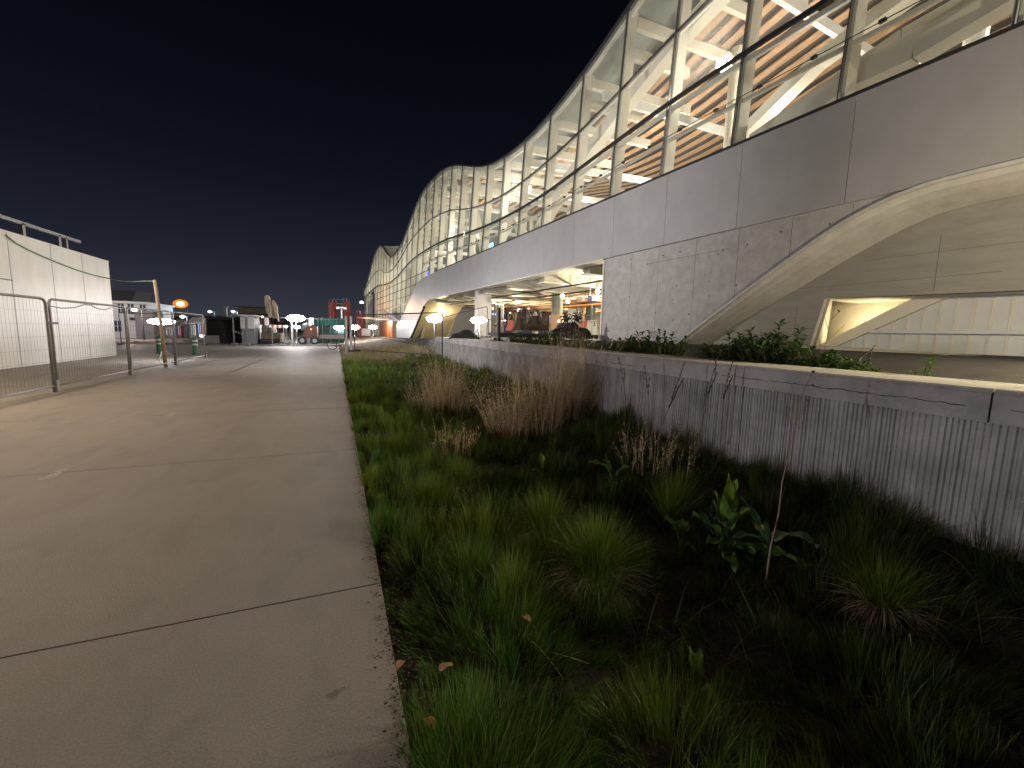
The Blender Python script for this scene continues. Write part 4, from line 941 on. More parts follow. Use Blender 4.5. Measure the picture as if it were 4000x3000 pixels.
# silos
def silo(px0, px1, py0, py1, y, label, first=True):
    p, q = AY(px0, py0, y), AY(px1, py1, y); r_ = (q.x - p.x) / 2 * 1.02; cx = (p.x + q.x) / 2; zb = 0
    t = thing('silo', (cx, y, 0), label, 'silo', 'red silos beyond the fence', world=True)
    z1 = p.z
    b = MB(); b.tube([(cx, y, q.z - 1.0), (cx, y, q.z), (cx, y, z1 - r_ * .15), (cx, y, z1)], [r_ * .3, r_, r_, r_ * .9], 24); b.build('tank', M_red, t)
    for k in range(1, 5): b = MB(); z = q.z + (z1 - q.z) * k / 5; b.tube([(cx + r_ * 1.01 * math.cos(a), y + r_ * 1.01 * math.sin(a), z) for a in np.linspace(0, 2 * math.pi, 25)], .04, 4, False); b.build('hoop', M_red, t)
    b = MB(); b.box((cx, y, z1 + .25), (r_ * .25, r_ * .25, .6)); b.tube([(cx - r_ * .8, y - .1, z1), (cx - r_ * .8, y - .1, z1 + .6), (cx + r_ * .8, y - .1, z1 + .6), (cx + r_ * .8, y - .1, z1)], .03, 5); b.build('vent', M_galv, t)
    for sx_ in (-.7, .7):
        for sy_ in (-.7, .7): b = MB(); b.bar((cx + sx_ * r_, y + sy_ * r_, 0), (cx + sx_ * r_, y + sy_ * r_, q.z + .1), .18, .18); b.build('leg', M_rust, t)
silo(1284, 1316, 1180, 1250, 88, 'tall red silo, left one of the pair behind the mast')
silo(1339, 1369, 1178, 1250, 88, 'tall red silo, right one of the pair, lit orange')
silo(1392, 1422, 1227, 1275, 80, 'lower red silo beside the far end of the glass building')
b = MB(); p, q = AY(1316, 1187, 88), AY(1339, 1187, 88); b.bar(p, q, .5, .1); b.bar(p + Vector((0, 0, .9)), q + Vector((0, 0, .9)), .05, .05); b.bar(p + Vector((0, -.2, 0)), p + Vector((0, -.2, .9)), .05, .05); b.bar(q + Vector((0, -.2, 0)), q + Vector((0, -.2, .9)), .05, .05)
b.bar((p.x + 1, 88, 0), (p.x + 1, 88, p.z), .15, .15)
tag(b.build('silo_gantry', M_galv, at=p), 'small steel gantry bridging the two tall red silos', 'gantry')
# warm lamp lighting the silos

# floodlight mast
p = AY(1333, 1200, 60); t = thing('floodlight_mast', (p.x, 60, 0), 'pale blue floodlight mast with two heads in front of the red silos', 'floodlight mast', world=True)
b = MB(); b.tube([(p.x + .12, 60, 0), (p.x, 60, p.z)], [.14, .09], 8); b.build('pole', M_galv, t)
b = MB(); b.bar((p.x - .5, 60, p.z), (p.x + .5, 60, p.z), .08, .08); b.build('cross_arm', M_galv, t)
for s_ in (-.42, .42):
    b = MB(); b.box((p.x + s_, 59.9, p.z - .12), (.38, .2, .24)); h_ = b.build('lamp_housing', M_galv, t)
    b = MB(); b.box((p.x + s_, 59.78, p.z - .12), (.3, .02, .17)); b.build('lens', emis('flood_lens', (.6, .85, 1), 1.6, False), h_)
o = plight((p.x, 56.5, p.z - .8), 1500, (.9, .95, 1), .2); o.parent = t; o.location = Vector(o.location) - Vector(t['_w'])
o = plight((p.x + 3, 70, 5.5), 1500, (1, .55, .25), .2); o.parent = t; o.location = Vector(o.location) - Vector(t['_w'])
# far street lamps
def far_lamp(px, py, y, label, c=(.85, .95, 1), s_=14, r_=.22, grp='far street lamps', P=0):
    p = AY(px, py, y); t = thing('street_lamp', (p.x, y, 0), label, 'street lamp', grp, world=True)
    b = MB(); b.tube([(p.x + .6, y, 0), (p.x + .6, y, p.z), (p.x, y, p.z + .1)], [.09, .06, .05], 6); b.build('pole', M_frame, t)
    b = MB(); b.box((p.x, y, p.z + .12), (.6, .3, .1)); b.build('lamp_housing', M_frame, t)
    b = MB(); b.ball((p.x, y, p.z), (r_ * 1.2, r_, r_ * .8), 10, 6); b.build('lamp_head', emis('far_lamp', c, s_, False), t, smooth=True)
    if P: o = plight((p.x, y - .8, p.z - .3), P, c, .15); o.parent = t; o.location = Vector(o.location) - Vector(t['_w'])
far_lamp(705, 1187, 60, 'large glowing orange street lamp above the lit shops', (1, .20, .015), 1.35, .62)  # oversized orange ball: the lamp's halo built into its shape
_p = AY(705, 1187, 59.4); _o = [o for o in bpy.data.objects if o.get('label', '').startswith('large glowing orange')][0]
b = MB(); b.ball(_p, (.40, .2, .26), 12, 8); b.build('lamp_core', emis('sodium_core', (1, .62, .22), 9, False), _o, smooth=True)
far_lamp(525, 1210, 55, 'pinkish street lamp in front of the pale house', (1, .75, .7), 12, .22, P=900)
far_lamp(579, 1228, 75, 'white street lamp at the right corner of the pale house', s_=10, r_=.2)
far_lamp(653, 1232, 80, 'white street lamp left below the orange lamp', s_=10, r_=.24)
far_lamp(713, 1237, 85, 'blue-white street lamp directly below the orange lamp', (.55, .8, 1), 12, .3, P=3000)
far_lamp(785, 1241, 95, 'faint teal street lamp at the end of the near fence', (.4, .9, .9), 6, .16)
far_lamp(713, 1257, 90, 'white street lamp just above the blue shop windows', s_=10, r_=.26)
far_lamp(820, 1217, 85, 'blue-white street lamp left above the black cabin', (.6, .8, 1), 10, .24)
far_lamp(911, 1217, 85, 'blue-white street lamp right above the black cabin', (.6, .8, 1), 12, .24, P=2500)
far_lamp(1025, 1238, 120, 'small yellow street lamp left of the excavator boom', (1, .85, .4), 7, .28, P=2500)
far_lamp(1000, 1258, 110, 'small orange street lamp over the white cabin', (1, .45, .15), 5, .34)
far_lamp(1413, 1181, 120, 'tall white lamp at the far end of the glass building', (.8, .95, 1), 9, .4)
far_lamp(792, 1311, 47, 'low white lamp beside the grey sack', (.95, .9, 1), 14, .2)
# pole with cameras over the black cabin
p = AY(884, 1200, 52); b = MB(); b.tube([(p.x, 52, 0), (p.x, 52, p.z)], .08, 8); b.box((p.x - .05, 52, p.z), (.45, .2, .16)); b.box((p.x + .7, 52, p.z), (.6, .1, .05))
tag(b.build('camera_mast', M_galv, at=(p.x, 52, 0)), 'thin mast with a small head above the black cabin', 'mast')
# far building on the hill
p, q = AY(925, 1203, 150), AY(1050, 1260, 150)
t = thing('far_building', ((p.x + q.x) / 2, 150, 0), 'long dim rendered building on the rise left of the excavator boom', 'building', world=True)
b = MB(); b.box(((p.x + q.x) / 2, 156, p.z / 2), (q.x - p.x, 12, p.z)); b.build('wall', M_brick, t)
b = MB(); b.prism([(p.x - .5, 149.5, p.z), (q.x + .5, 149.5, p.z), (q.x + .5, 156, p.z + .5), (p.x - .5, 156, p.z + .5)], (0, .1, .25)); b.build('roof', M_brick, t)
for i in range(7):
    x = p.x + (q.x - p.x) * (i + .6) / 7.2; b = MB(); b.box((x, 149.95, p.z - 2.4), (1.1, .2, 1.8)); wd = b.build('window', M_winglass, t); b = MB(); b.box((x, 149.83, p.z - 3.35), (1.4, .2, .15)); b.build('sill', M_brick, wd)
block(1395, 1435, 1292, 1312, 75, 'red_skip', M_rust, 'red skip standing beyond the low silo', 'skip', 2)
block(1412, 1448, 1284, 1312, 68, 'site_box', M_brick, 'brown site box left of the orange door lamp', 'box', 2)

# ------------------------------------------------------------------ things between planter and opening
YB = 15.5
def bp(px, py, y=YB): return AY(px, py, y)
t = thing('trailer', bp(2100, 1318), 'long dark low trailer deck with upright post, carrying the digger bucket', 'trailer', world=True)
def zz(px, py): return bp(px, py).z
deckz = bp(2100, 1303).z
p, q = bp(1950, 1303), bp(2330, 1310)
b = MB(); b.box(((p.x + q.x) / 2, YB + .6, deckz - .06), (q.x - p.x, 1.5, .12)); b.build('deck', M_dark, t)
b = MB(); b.box(((p.x + q.x) / 2, YB - .12, deckz - .09), (q.x - p.x, .08, .16)); b.build('side_rail', M_dark, t)
b = MB(); x_ = bp(1947, 1290).x; b.box((x_, YB - .05, (1.2 + bp(1947, 1203).z) / 2), (.09, .09, bp(1947, 1203).z - 1.2)); b.build('post', M_dark, t)
for f_ in (.3, .62): 
    x_ = p.x + (q.x - p.x) * f_
    b = MB(); b.cyl((x_, YB, 1.28), (x_, YB + .2, 1.28), .16, 16); w_ = b.build('wheel', M_rubber, t); b = MB(); b.cyl((x_, YB - .02, 1.28), (x_, YB, 1.28), .08, 10); b.build('rim', M_galv, w_)
Z4 = lambda X, Y: (1850 + X / 4.022, 950 + Y / 4.022)
BU = thing('digger_bucket', bp(2072, 1303), 'brown steel digger bucket with two curled hooks on the trailer', 'bucket', world=True)
def bplate(parent, pts, name, m, y, dep, z=Z4):
    b = MB(); b.prism([AY(*z(*q), y) for q in pts], (0, dep, 0)); return b.build(name, m, parent)
bplate(BU, [(590, 1375), (640, 1300), (670, 1200), (700, 1110), (735, 1100), (780, 1150), (800, 1375)], 'side_plate', M_steel, YB + .05, .05)
rows = []
for X, Yt in ((760, 1160), (850, 1140), (950, 1135), (1050, 1135), (1115, 1140)):
    pass
prof = [(.0, 1375), (.12, 1330), (.18, 1260), (.12, 1190), (.0, 1140)]
b = MB(); rows = []
for X0, X1 in ((735, 1110),):
    for i in range(9):
        f_ = i / 8; row = []
        for dy, Yp in prof:
            Xl = 735 + (1375 - Yp) * .06; Xr = 1165 - (1375 - Yp) * .22; X = Xl + (Xr - Xl) * f_; P_ = AY(*Z4(X, Yp), YB + .1); P_.y -= dy * 1.2; row.append(P_)
        rows.append(row)
b.grid(rows); b.grid([[q + Vector((0, .05, 0)) for q in r_] for r_ in rows]); b.build('shell', M_steel, BU, smooth=True)
bplate(BU, [(1110, 1140), (1130, 1200), (1165, 1300), (1170, 1385), (1150, 1385), (1095, 1140)], 'side_plate', M_steel, YB + .1, .7)
bplate(BU, [(780, 1385), (1170, 1385), (1170, 1370), (780, 1365)], 'cutting_edge', M_steel, YB - .1, .8)
for X in (0, 175):
    for dy in (-.14, .06):
        hp = [AY(*Z4(x + X + dy * 40, y + X * .05), YB + dy) for x, y in [(862, 1262), (872, 1160), (856, 1092), (828, 1050), (795, 1036), (768, 1050), (758, 1078), (768, 1094)]]
        b = MB(); b.tube(hp, [.085, .08, .07, .06, .05, .042, .032, .018], 10); b.build('hook', M_steel, BU, smooth=True)
GR = thing('grapple', bp(2230, 1310), 'black rotary grapple with curled tines lying right of the bucket', 'grapple', world=True)
bplate(GR, [(1300, 1385), (1420, 1340), (1440, 1280), (1500, 1250), (1600, 1240), (1650, 1290), (1660, 1360), (1780, 1370), (1820, 1440), (1830, 1460), (1290, 1460)], 'body', M_dark, YB - .1, .7)
b = MB()
def tine(pts, r0=.06):
    P_ = [AY(*Z4(*q), YB + .05) for q in pts]; b.tube(P_, [r0 * (1 - .6 * i / (len(P_) - 1)) for i in range(len(P_))], 8)
for k, (X, Y) in enumerate(((1450, 1190), (1620, 1180))):
    c = AY(*Z4(X, Y), YB + .05); b.ball(c, .12, 12, 8)
    for a in (20, 60, 100, 140, 185, 230, 300, 350):
        a = R(a); d1 = Vector((math.cos(a), 0, math.sin(a))); d2 = Vector((-math.sin(a), 0, math.cos(a)))
        b.tube([c + d1 * .09, c + d1 * .19 + d2 * .02, c + d1 * .25 + d2 * .09, c + d1 * .22 + d2 * .16], [.045, .038, .028, .012], 6)
b.build('tine', M_dark, GR, smooth=True)
b = MB(); P_ = [AY(*Z4(*q), YB + .1) for q in [(1345, 1340), (1345, 1250), (1360, 1180), (1400, 1150), (1430, 1150)]]; b.tube(P_, .012, 6); b.build('hose', M_rubber, GR)
for Q_ in ([(1280, 1440), (1260, 1400), (1300, 1355), (1400, 1340)], [(1660, 1350), (1760, 1350), (1810, 1400), (1830, 1450)]): b = MB(); b.tube([AY(*Z4(*q), YB - .1) for q in Q_], .07, 8); b.build('hook_arm', M_dark, GR, smooth=True)
# heap under a dark tarpaulin
p = AY(1815, 1313, 20); b = MB(); random.seed(4); rows = []
for i in range(17):
    row = []
    for j in range(11):
        u_, v_ = i / 16, j / 10; h = .42 * (math.sin(math.pi * u_) ** .6) * (math.sin(math.pi * v_) ** .5) * (1 + .22 * math.sin(9 * u_ + 4 * v_)) + random.uniform(-.03, .03); row.append(Vector((p.x - .75 + 1.5 * u_, 19.6 + .9 * v_, 1.25 + max(0, h))))
    rows.append(row)
b.grid(rows); tag(b.build('tarpaulin_heap', M_dark, at=(p.x, 20, 1.25), smooth=True), 'lumpy heap under a dark tarpaulin left of the trailer', 'heap')
# banners, site fence in the opening, hanging sign
t = thing('banner', FPL(2310, 1320, -2), 'pale yellow and red site banner at the right end of the opening', 'banner', world=True)
def FB(X, Y, off): return FPL(*Z4(X, Y), off)
b = MB(); b.prism([FB(1745, 1440, -2), FB(1945, 1445, -2), FB(1945, 1205, -2), FB(1795, 1210, -2)], N0 * .02); b.build('print_panel', mat('banner_cream', (.75, .72, .5), .7), t)
b = MB(); b.prism([FB(1600, 1430, -2), FB(1745, 1440, -2), FB(1795, 1210, -2), FB(1715, 1212, -2)], N0 * .02); b.build('print_panel', mat('banner_red', (.62, .07, .04), .6), t)
b = MB(); b.prism([FB(1883, 1275, -1.98), FB(1915, 1275, -1.98), FB(1897, 1240, -1.98)], N0 * .01); b.box(FB(1897, 1292, -1.97), (.02, .22, .04))
b.build('logo', mat('logo_red', (.55, .05, .05), .6), t)
t = thing('platform_sign', FB(1828, 860, -3), 'small dark blue hanging sign lettered N inside the opening', 'sign', world=True)
c = FB(1828, 860, -3); b = MB(); b.prism([FB(1795, 905, -3), FB(1862, 905, -3), FB(1862, 820, -3), FB(1795, 820, -3)], N0 * .06); b.build('sign_board', M_blue, t)
b = MB(); L0, L1, L2, L3 = FB(1815, 880, -2.98), FB(1815, 845, -2.98), FB(1840, 880, -2.98), FB(1840, 845, -2.98)
for p_, q_ in ((L0, L1), (L1, L2), (L2, L3)): b.bar(p_, q_, .03, .02)
b.build('lettering', M_white, t)
b = MB(); b.bar(FB(1828, 820, -3), FB(1828, 820, -3) + Vector((0, 0, 1.2)), .03, .03); b.bar(FB(1750, 892, -3), FB(1795, 892, -3), .05, .05); b.build('hanger', M_frame, t)
t = thing('direction_sign', FB(310, 1110, -5), 'blue direction sign with white symbols behind the glass screen', 'sign', world=True)
b = MB(); b.prism([FB(255, 1130, -5.4), FB(380, 1140, -5.4), FB(380, 1095, -5.4), FB(255, 1092, -5.4)], N0 * .05); b.build('sign_board', emis('sign_blue_lit', (.05, .25, .8), .9, False), t)
b = MB()
for X in (270, 305, 335): b.prism([FB(X - 9, 1125, -5.37), FB(X + 9, 1125, -5.37), FB(X + 9, 1103, -5.37), FB(X - 9, 1103, -5.37)], N0 * .01)
b.build('lettering', emis('sign_white_lit', (.9, .95, 1), 1.2, False), t)
t = thing('red_barrier', FB(560, 1370, -3), 'red and white site barrier behind the bucket', 'barrier', world=True)
b = MB(); b.prism([FB(500, 1370, -3), FB(600, 1375, -3), FB(620, 1215, -3), FB(560, 1205, -3)], N0 * .04); b.build('board', mat('banner_red2', (.6, .08, .05), .6), t)
b = MB(); b.prism([FB(330, 1285, -4), FB(500, 1285, -4), FB(500, 1250, -4), FB(330, 1250, -4)], N0 * .04); b.build('rail', M_red, t)
t = thing('site_gate', FB(1650, 1340, -1), 'thin steel gate frame in front of the banner', 'gate', world=True)
b = MB()
for a, c in (((1560, 1350), (1560, 1100)), ((1560, 1100), (1725, 1090)), ((1725, 1090), (1725, 1350)), ((1560, 1140), (1950, 1130)), ((1860, 1450), (1860, 960))): b.tube([FB(*a, -1), FB(*c, -1)], .02, 6)
b.build('frame', M_galv, t)
t = thing('site_railing', FB(250, 1250, -.5), 'thin black railing in front of the glass screen', 'railing', world=True)
b = MB()
for X in (235, 290, 460): b.tube([FB(X, 1450, 0.6), FB(X, 1185, .6)], .035, 6)
b.tube([FB(150, 1195, .6), FB(470, 1215, .6)], .02, 6); b.build('frame', M_dark, t)

# ------------------------------------------------------------------ vegetation
def np_mesh(name, V, Fq, tint, m, at=(0, 0, 0)):
    me = bpy.data.meshes.new(name); V = np.asarray(V, np.float32) - np.asarray(at, np.float32); Fq = np.asarray(Fq, np.int32)
    me.vertices.add(len(V)); me.vertices.foreach_set('co', V.ravel())
    me.loops.add(Fq.size); me.loops.foreach_set('vertex_index', Fq.ravel())
    k = Fq.shape[1]; me.polygons.add(len(Fq)); me.polygons.foreach_set('loop_start', np.arange(len(Fq), dtype=np.int32) * k)
    me.polygons.foreach_set('loop_total', np.full(len(Fq), k, np.int32))
    at_ = me.attributes.new('tint', 'FLOAT_COLOR', 'POINT'); c = np.ones((len(V), 4), np.float32); c[:, :3] = tint; at_.data.foreach_set('color', c.ravel())
    me.materials.append(m); me.update(); me.validate()
    o = bpy.data.objects.new(name, me); col.objects.link(o); o.location = at; return o
def blades(P, D, L, Wd, curl, seg=3, wig=0):
    """P base (n,3); D initial unit direction (n,3); L length; Wd width; curl droop -> ribbon quads"""
    n = len(P); ax = np.cross(D, [0, 0, 1.0]); ax /= (np.linalg.norm(ax, axis=1, keepdims=True) + 1e-6)
    ph = rng.uniform(-.9, .9, n)[:, None]; side = ax * np.cos(ph) + np.cross(ax, D) * np.sin(ph)
    V = np.zeros((n, seg + 1, 2, 3)); pos = P.copy(); d = D.copy()
    for k in range(seg + 1):
        wk = Wd * (1 - (k / seg) ** 1.5 * .93)
        V[:, k, 0] = pos - side * wk[:, None] / 2; V[:, k, 1] = pos + side * wk[:, None] / 2
        pos = pos + d * (L / seg)[:, None]; d = d + np.array([0, 0, -1.0]) * (curl / seg)[:, None] + 0.0; 
        if wig: d = d + rng.normal(0, wig, d.shape)
        d /= np.linalg.norm(d, axis=1, keepdims=True)
    idx = (np.arange(n) * (seg + 1) * 2)[:, None, None] + (np.arange(seg) * 2)[None, :, None] + np.array([0, 1, 3, 2])[None, None, :]
    return V.reshape(-1, 3), idx.reshape(-1, 4), (seg + 1) * 2
def vnoise(x, y, s, seed=0):
    x = x * s + seed * 13.7; y = y * s + seed * 7.3
    return .5 + .25 * (np.sin(x * 1.7 + 1.3 * np.sin(y * 1.1)) + np.sin(y * 2.1 + 1.7 * np.sin(x * .9 + seed)))
gzv = np.vectorize(gz)
M_grass = leafmat('grass_blades', (.095, .165, .022), .5, .2)
M_dry = leafmat('dry_grass', (.62, .49, .32), .8, .2)
M_leaf = leafmat('broad_leaf', (.13, .24, .035), .45, .25)
M_shrub = leafmat('shrub_leaf', (.06, .115, .028), .5, .2)
def make_grass():
    AV, AF, AT = [], [], []; off = 0
    nm = 620; mx_ = .3 + rng.uniform(0, 1, nm) ** 1.2 * 4.6; my_ = -2.8 + rng.uniform(0, 1, nm) ** 1.1 * 26.8
    mr = rng.uniform(.12, .30, nm) * (1 + my_ * .02); mh = rng.uniform(.07, .25, nm) * np.where(mx_ < 1.6, 1.05, .75); mh = np.where(mx_ > 3.5, mh * 1.3 + .05, mh)
    mg = rng.uniform(0, 1, nm)
    for y0, y1, dens, bpt, wd in ((-2.8, .7, 60, 16, .005), (.7, 3.2, 260, 24, .0036), (3.2, 6.5, 135, 18, .0062), (6.5, 12, 80, 15, .009), (12, 24, 34, 13, .016)):
        A = (y1 - y0) * 4.4; nt_ = int(A * dens)
        x = .22 + rng.uniform(0, 1, nt_) * 4.6; y = rng.uniform(y0, y1, nt_)
        ok = x < 4.15 + .044 * y; x = x[ok]; y = y[ok]
        d2 = ((x[:, None] - mx_) ** 2 + (y[:, None] - my_) ** 2) / mr ** 2; k_ = d2.argmin(1); dm = d2[np.arange(len(x)), k_]; prof = np.exp(-dm * .9)
        keep = rng.uniform(0, 1, len(x)) < .62 + 1.1 * prof
        x, y, k_, prof = x[keep], y[keep], k_[keep], prof[keep]
        edge = np.clip((x - .22) / .4, 0, 1); H_ = mh[k_]
        h = (.075 + .05 * rng.uniform(0, 1, len(x)) + H_ * prof) * (.62 + .45 * edge)
        n = len(x); T_ = np.repeat(np.arange(n), bpt); m_ = len(T_)
        bx = x[T_] + rng.normal(0, .022, m_); by = y[T_] + rng.normal(0, .022, m_); bx = np.maximum(bx, .20 + rng.uniform(0, .04, m_))
        P_ = np.stack([bx, by, gzv(x, y)[T_] - .01 + (H_ * prof * .35)[T_]], 1)
        ox = (x - mx_[k_]) / mr[k_]; oy = (y - my_[k_]) / mr[k_]
        a = rng.uniform(0, 2 * np.pi, m_); sp = np.abs(rng.normal(.05, .24, m_)); D = np.stack([np.cos(a) * sp + np.clip(ox, -1.3, 1.3)[T_] * .38, np.sin(a) * sp + np.clip(oy, -1.3, 1.3)[T_] * .38, np.ones(m_)], 1); D /= np.linalg.norm(D, axis=1, keepdims=True)
        L = h[T_] * rng.uniform(.5, 1.2, m_) + .02; V, F_, vp = blades(P_, D, L, wd * rng.uniform(.6, 1.5, m_), rng.uniform(.15, 1.3, m_))
        tb = (rng.uniform(.6, 1.2, n) * (1 + .30 * np.clip((1.7 - x) / .8, 0, 1)))[T_]; yel = np.clip(mg[k_] * 1.3 - .3 + rng.uniform(-.15, .15, n), 0, 1)[T_]  # tint raised beside the path, lamplight painted into the blades
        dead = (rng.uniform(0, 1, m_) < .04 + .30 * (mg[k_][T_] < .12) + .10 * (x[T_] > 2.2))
        C_ = np.stack([tb * (.70 + .75 * yel), tb * (.85 + .25 * yel), tb * .75], 1); C_[dead] = np.array([2.0, .95, 3.0]) * rng.uniform(.4, .9, (dead.sum(), 1)); C_ *= (1 - .55 * np.clip((x[T_] - 1.9) / 1.0, 0, 1) * np.clip((9 - y[T_]) / 4, 0, 1))[:, None]  # tint lowered towards the planter wall, shade painted into the near blades
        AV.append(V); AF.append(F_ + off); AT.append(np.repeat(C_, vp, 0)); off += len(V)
    # long loose stems and fallen straw lying over the hummocks
    n = 1500; x = .5 + rng.uniform(0, 1, n) * 3.8; y = rng.uniform(.8, 9, n); P_ = np.stack([x, y, gzv(x, y) + .03], 1); a = rng.uniform(0, 6.28, n); sp = rng.uniform(.2, 1.8, n)
    D = np.stack([np.cos(a) * sp, np.sin(a) * sp, np.ones(n)], 1); D /= np.linalg.norm(D, axis=1, keepdims=True)
    V, F_, vp = blades(P_, D, rng.uniform(.2, .55, n), rng.uniform(.002, .004, n), rng.uniform(.2, 1.6, n), 5); C_ = np.array([2.2, 1.05, 3.4]) * rng.uniform(.3, 1.0, (n, 1))
    AV.append(V); AF.append(F_ + off); AT.append(np.repeat(C_, vp, 0)); off += len(V)
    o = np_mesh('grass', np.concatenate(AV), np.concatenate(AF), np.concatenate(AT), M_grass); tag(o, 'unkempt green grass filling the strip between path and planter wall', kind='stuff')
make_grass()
def make_litter():
    n = 3600; x = .215 + np.abs(rng.normal(0, .032, n)) * np.where(rng.uniform(0, 1, n) < .35, -1, 2); y = .8 + rng.uniform(0, 1, n) ** 1.5 * 22; z = np.where(x < .225, .004, gzv(x, y) + .02)
    a = rng.uniform(0, 6.28, n); s_ = rng.uniform(.003, .011, n) * (1 + y * .03); P_ = np.stack([x, y, z], 1); V = np.zeros((n, 4, 3))
    for k in range(4):
        q = a + k * 1.57 + rng.uniform(-.4, .4, n); V[:, k] = P_ + np.stack([np.cos(q) * s_, np.sin(q) * s_ * .8, rng.uniform(0, .006, n)], 1)
    C_ = np.repeat(rng.uniform(.06, .5, (n, 1)) * np.array([1, .9, .8]), 4, 0)
    o = np_mesh('leaf_litter', V.reshape(-1, 3), np.arange(n * 4).reshape(-1, 4), C_, M_dry); tag(o, 'crumbs of soil and litter along the path edge', kind='stuff')
make_litter()
def make_weeds():
    # dull weeds of the slope between the grass and the far yard, low litter
    n = 9000; x = rng.uniform(.3, 9, n); y = rng.uniform(22, 33, n); ok = (x < 4.2 + .044 * y) | (y > 24.3); x, y = x[ok], y[ok]; n = len(x)
    P_ = np.stack([x, y, gzv(x, y) - .01], 1); a = rng.uniform(0, 6.28, n); sp = rng.uniform(0, .5, n); D = np.stack([np.cos(a) * sp, np.sin(a) * sp, np.ones(n)], 1); D /= np.linalg.norm(D, axis=1, keepdims=True)
    V, F_, vp = blades(P_, D, rng.uniform(.12, .42, n), rng.uniform(.012, .03, n), rng.uniform(0, 1, n))
    v_ = rng.uniform(.18, .55, n); C_ = np.stack([v_, v_ * rng.uniform(.8, 1.25, n), v_ * .8], 1)
    o = np_mesh('dry_weeds', V, F_, np.repeat(C_, vp, 0), M_dry); tag(o, 'dull brown weeds on the slope before the site yard', kind='stuff')
make_weeds()

def dry_clump(loc, n, h, rad, label, lean=0, seed=1):
    global rng
    rng = np.random.default_rng(seed); loc = np.array(loc, float)
    t = thing('dry_grass_clump', tuple(loc), label, 'dry grass', 'dry tan grass clumps in the strip')
    a = rng.uniform(0, 6.28, n); r_ = rad * np.sqrt(rng.uniform(0, 1, n)); P_ = np.stack([np.cos(a) * r_, np.sin(a) * r_ * 1.2, np.zeros(n) - .02], 1)
    sp = np.abs(rng.normal(.06, .20, n)); D = np.stack([np.cos(a) * sp + lean, np.sin(a) * sp, np.ones(n)], 1); D /= np.linalg.norm(D, axis=1, keepdims=True)
    L = h * (.30 + .85 * rng.beta(1.6, 2.6, n))
    V, F_, vp = blades(P_, D, L, np.full(n, .0055), rng.uniform(.02, .6, n), 5, .09)
    C_ = rng.uniform(.4, 1.35, (n, 1)) * np.array([1, 1, 1]) * np.stack([np.ones(n), rng.uniform(.85, 1.1, n), rng.uniform(.7, 1.2, n)], 1)
    o = np_mesh('stem', V, F_, np.repeat(C_, vp, 0), M_dry); o.parent = t
    # seed heads: many short spikelets along the upper stems
    Vr = V.reshape(n, 6, 2, 3).mean(2); k = 16; m_ = n * k
    tpos = rng.uniform(1.6, 4.9, (n, k)); i0 = tpos.astype(int); fr = (tpos - i0)[..., None]
    Q = Vr[np.arange(n)[:, None], i0] * (1 - fr) + Vr[np.arange(n)[:, None], i0 + 1] * fr; Q = Q.reshape(-1, 3)
    a = rng.uniform(0, 6.28, m_); D = np.stack([np.cos(a) * .6, np.sin(a) * .6, rng.uniform(.2, 1.2, m_)], 1); D /= np.linalg.norm(D, axis=1, keepdims=True)
    V2, F2, vp2 = blades(Q, D, rng.uniform(.02, .055, m_), rng.uniform(.004, .009, m_), rng.uniform(0, 1.5, m_), 2)
    C2 = np.repeat(C_, k, 0) * rng.uniform(.8, 1.3, (m_, 1)); o = np_mesh('seed_head', V2, F2, np.repeat(C2, vp2, 0), M_dry); o.parent = t
def Gz(px, py, z=-.12): 
    p = G(px, py, z); return (p.x, p.y, gz(p.x, p.y))
dry_clump(Gz(1735, 1590), 380, 1.75, .42, 'tan dry grass clump farther up the strip, left stand', 0, 21)
dry_clump(Gz(1680, 1600), 170, 1.0, .4, 'short tan dry grass at the left side of the far stand', -.12, 22)
dry_clump(Gz(1800, 1600), 150, 1.1, .36, 'thin tan dry grass between the two stands', .2, 23)
dry_clump(Gz(1985, 1690), 300, 1.4, .36, 'tan dry grass clump at the left of the near stand', -.15, 24)
dry_clump(Gz(2110, 1680), 400, 1.65, .42, 'dense tan dry grass clump in the middle of the near stand', -.02, 25)
dry_clump(Gz(2230, 1660), 380, 2.0, .40, 'tallest tan dry grass clump at the right of the near stand', .04, 26)
dry_clump(Gz(2560, 1850), 110, .75, .4, 'sparse rusty dry stems by the foot of the planter wall', .1, 27)
dry_clump(Gz(1760, 1760), 90, .6, .3, 'low tan dry tuft in front of the far stand', 0, 28)

def tussock(loc, n, h, label, dead=.25, seed=3, flop=1.0, m=None):
    global rng
    rng = np.random.default_rng(seed); t = thing('grass_tussock', tuple(loc), label, 'tussock', 'grass tussocks in the strip')
    for nm, k, dd in (('blade', int(n * (1 - dead)), False), ('straw', int(n * dead), True)):
        a = rng.uniform(0, 6.28, k) if not dd else rng.normal(3.9, .9, k); sp = np.abs(rng.normal(.25, .38, k)) if not dd else rng.uniform(.5, 1.8, k)
        P_ = np.stack([np.cos(a), np.sin(a), np.zeros(k)], 1) * (rng.uniform(0, .07, k)[:, None]); P_[:, 2] = .03
        D = np.stack([np.cos(a) * sp, np.sin(a) * sp, np.ones(k)], 1); D /= np.linalg.norm(D, axis=1, keepdims=True)
        V, F_, vp = blades(P_, D, h * rng.uniform(.6, 1.2, k), rng.uniform(.003, .0055, k), rng.uniform(.2, 1.6, k) * flop if not dd else rng.uniform(1.0, 2.6, k), 5, .05)
        C_ = rng.uniform(.7, 1.35, (k, 1)) * (np.array([1.25, 1.05, .8]) if not dd else np.array([.7, .7, .75])); o = np_mesh(nm, V, F_, np.repeat(C_, vp, 0), M_dry if dd else M_grass); o.parent = t
tussock(Gz(2330, 2270, -.15), 2200, .50, 'big rounded green tussock with straw skirt in the middle of the strip', .16, 31)
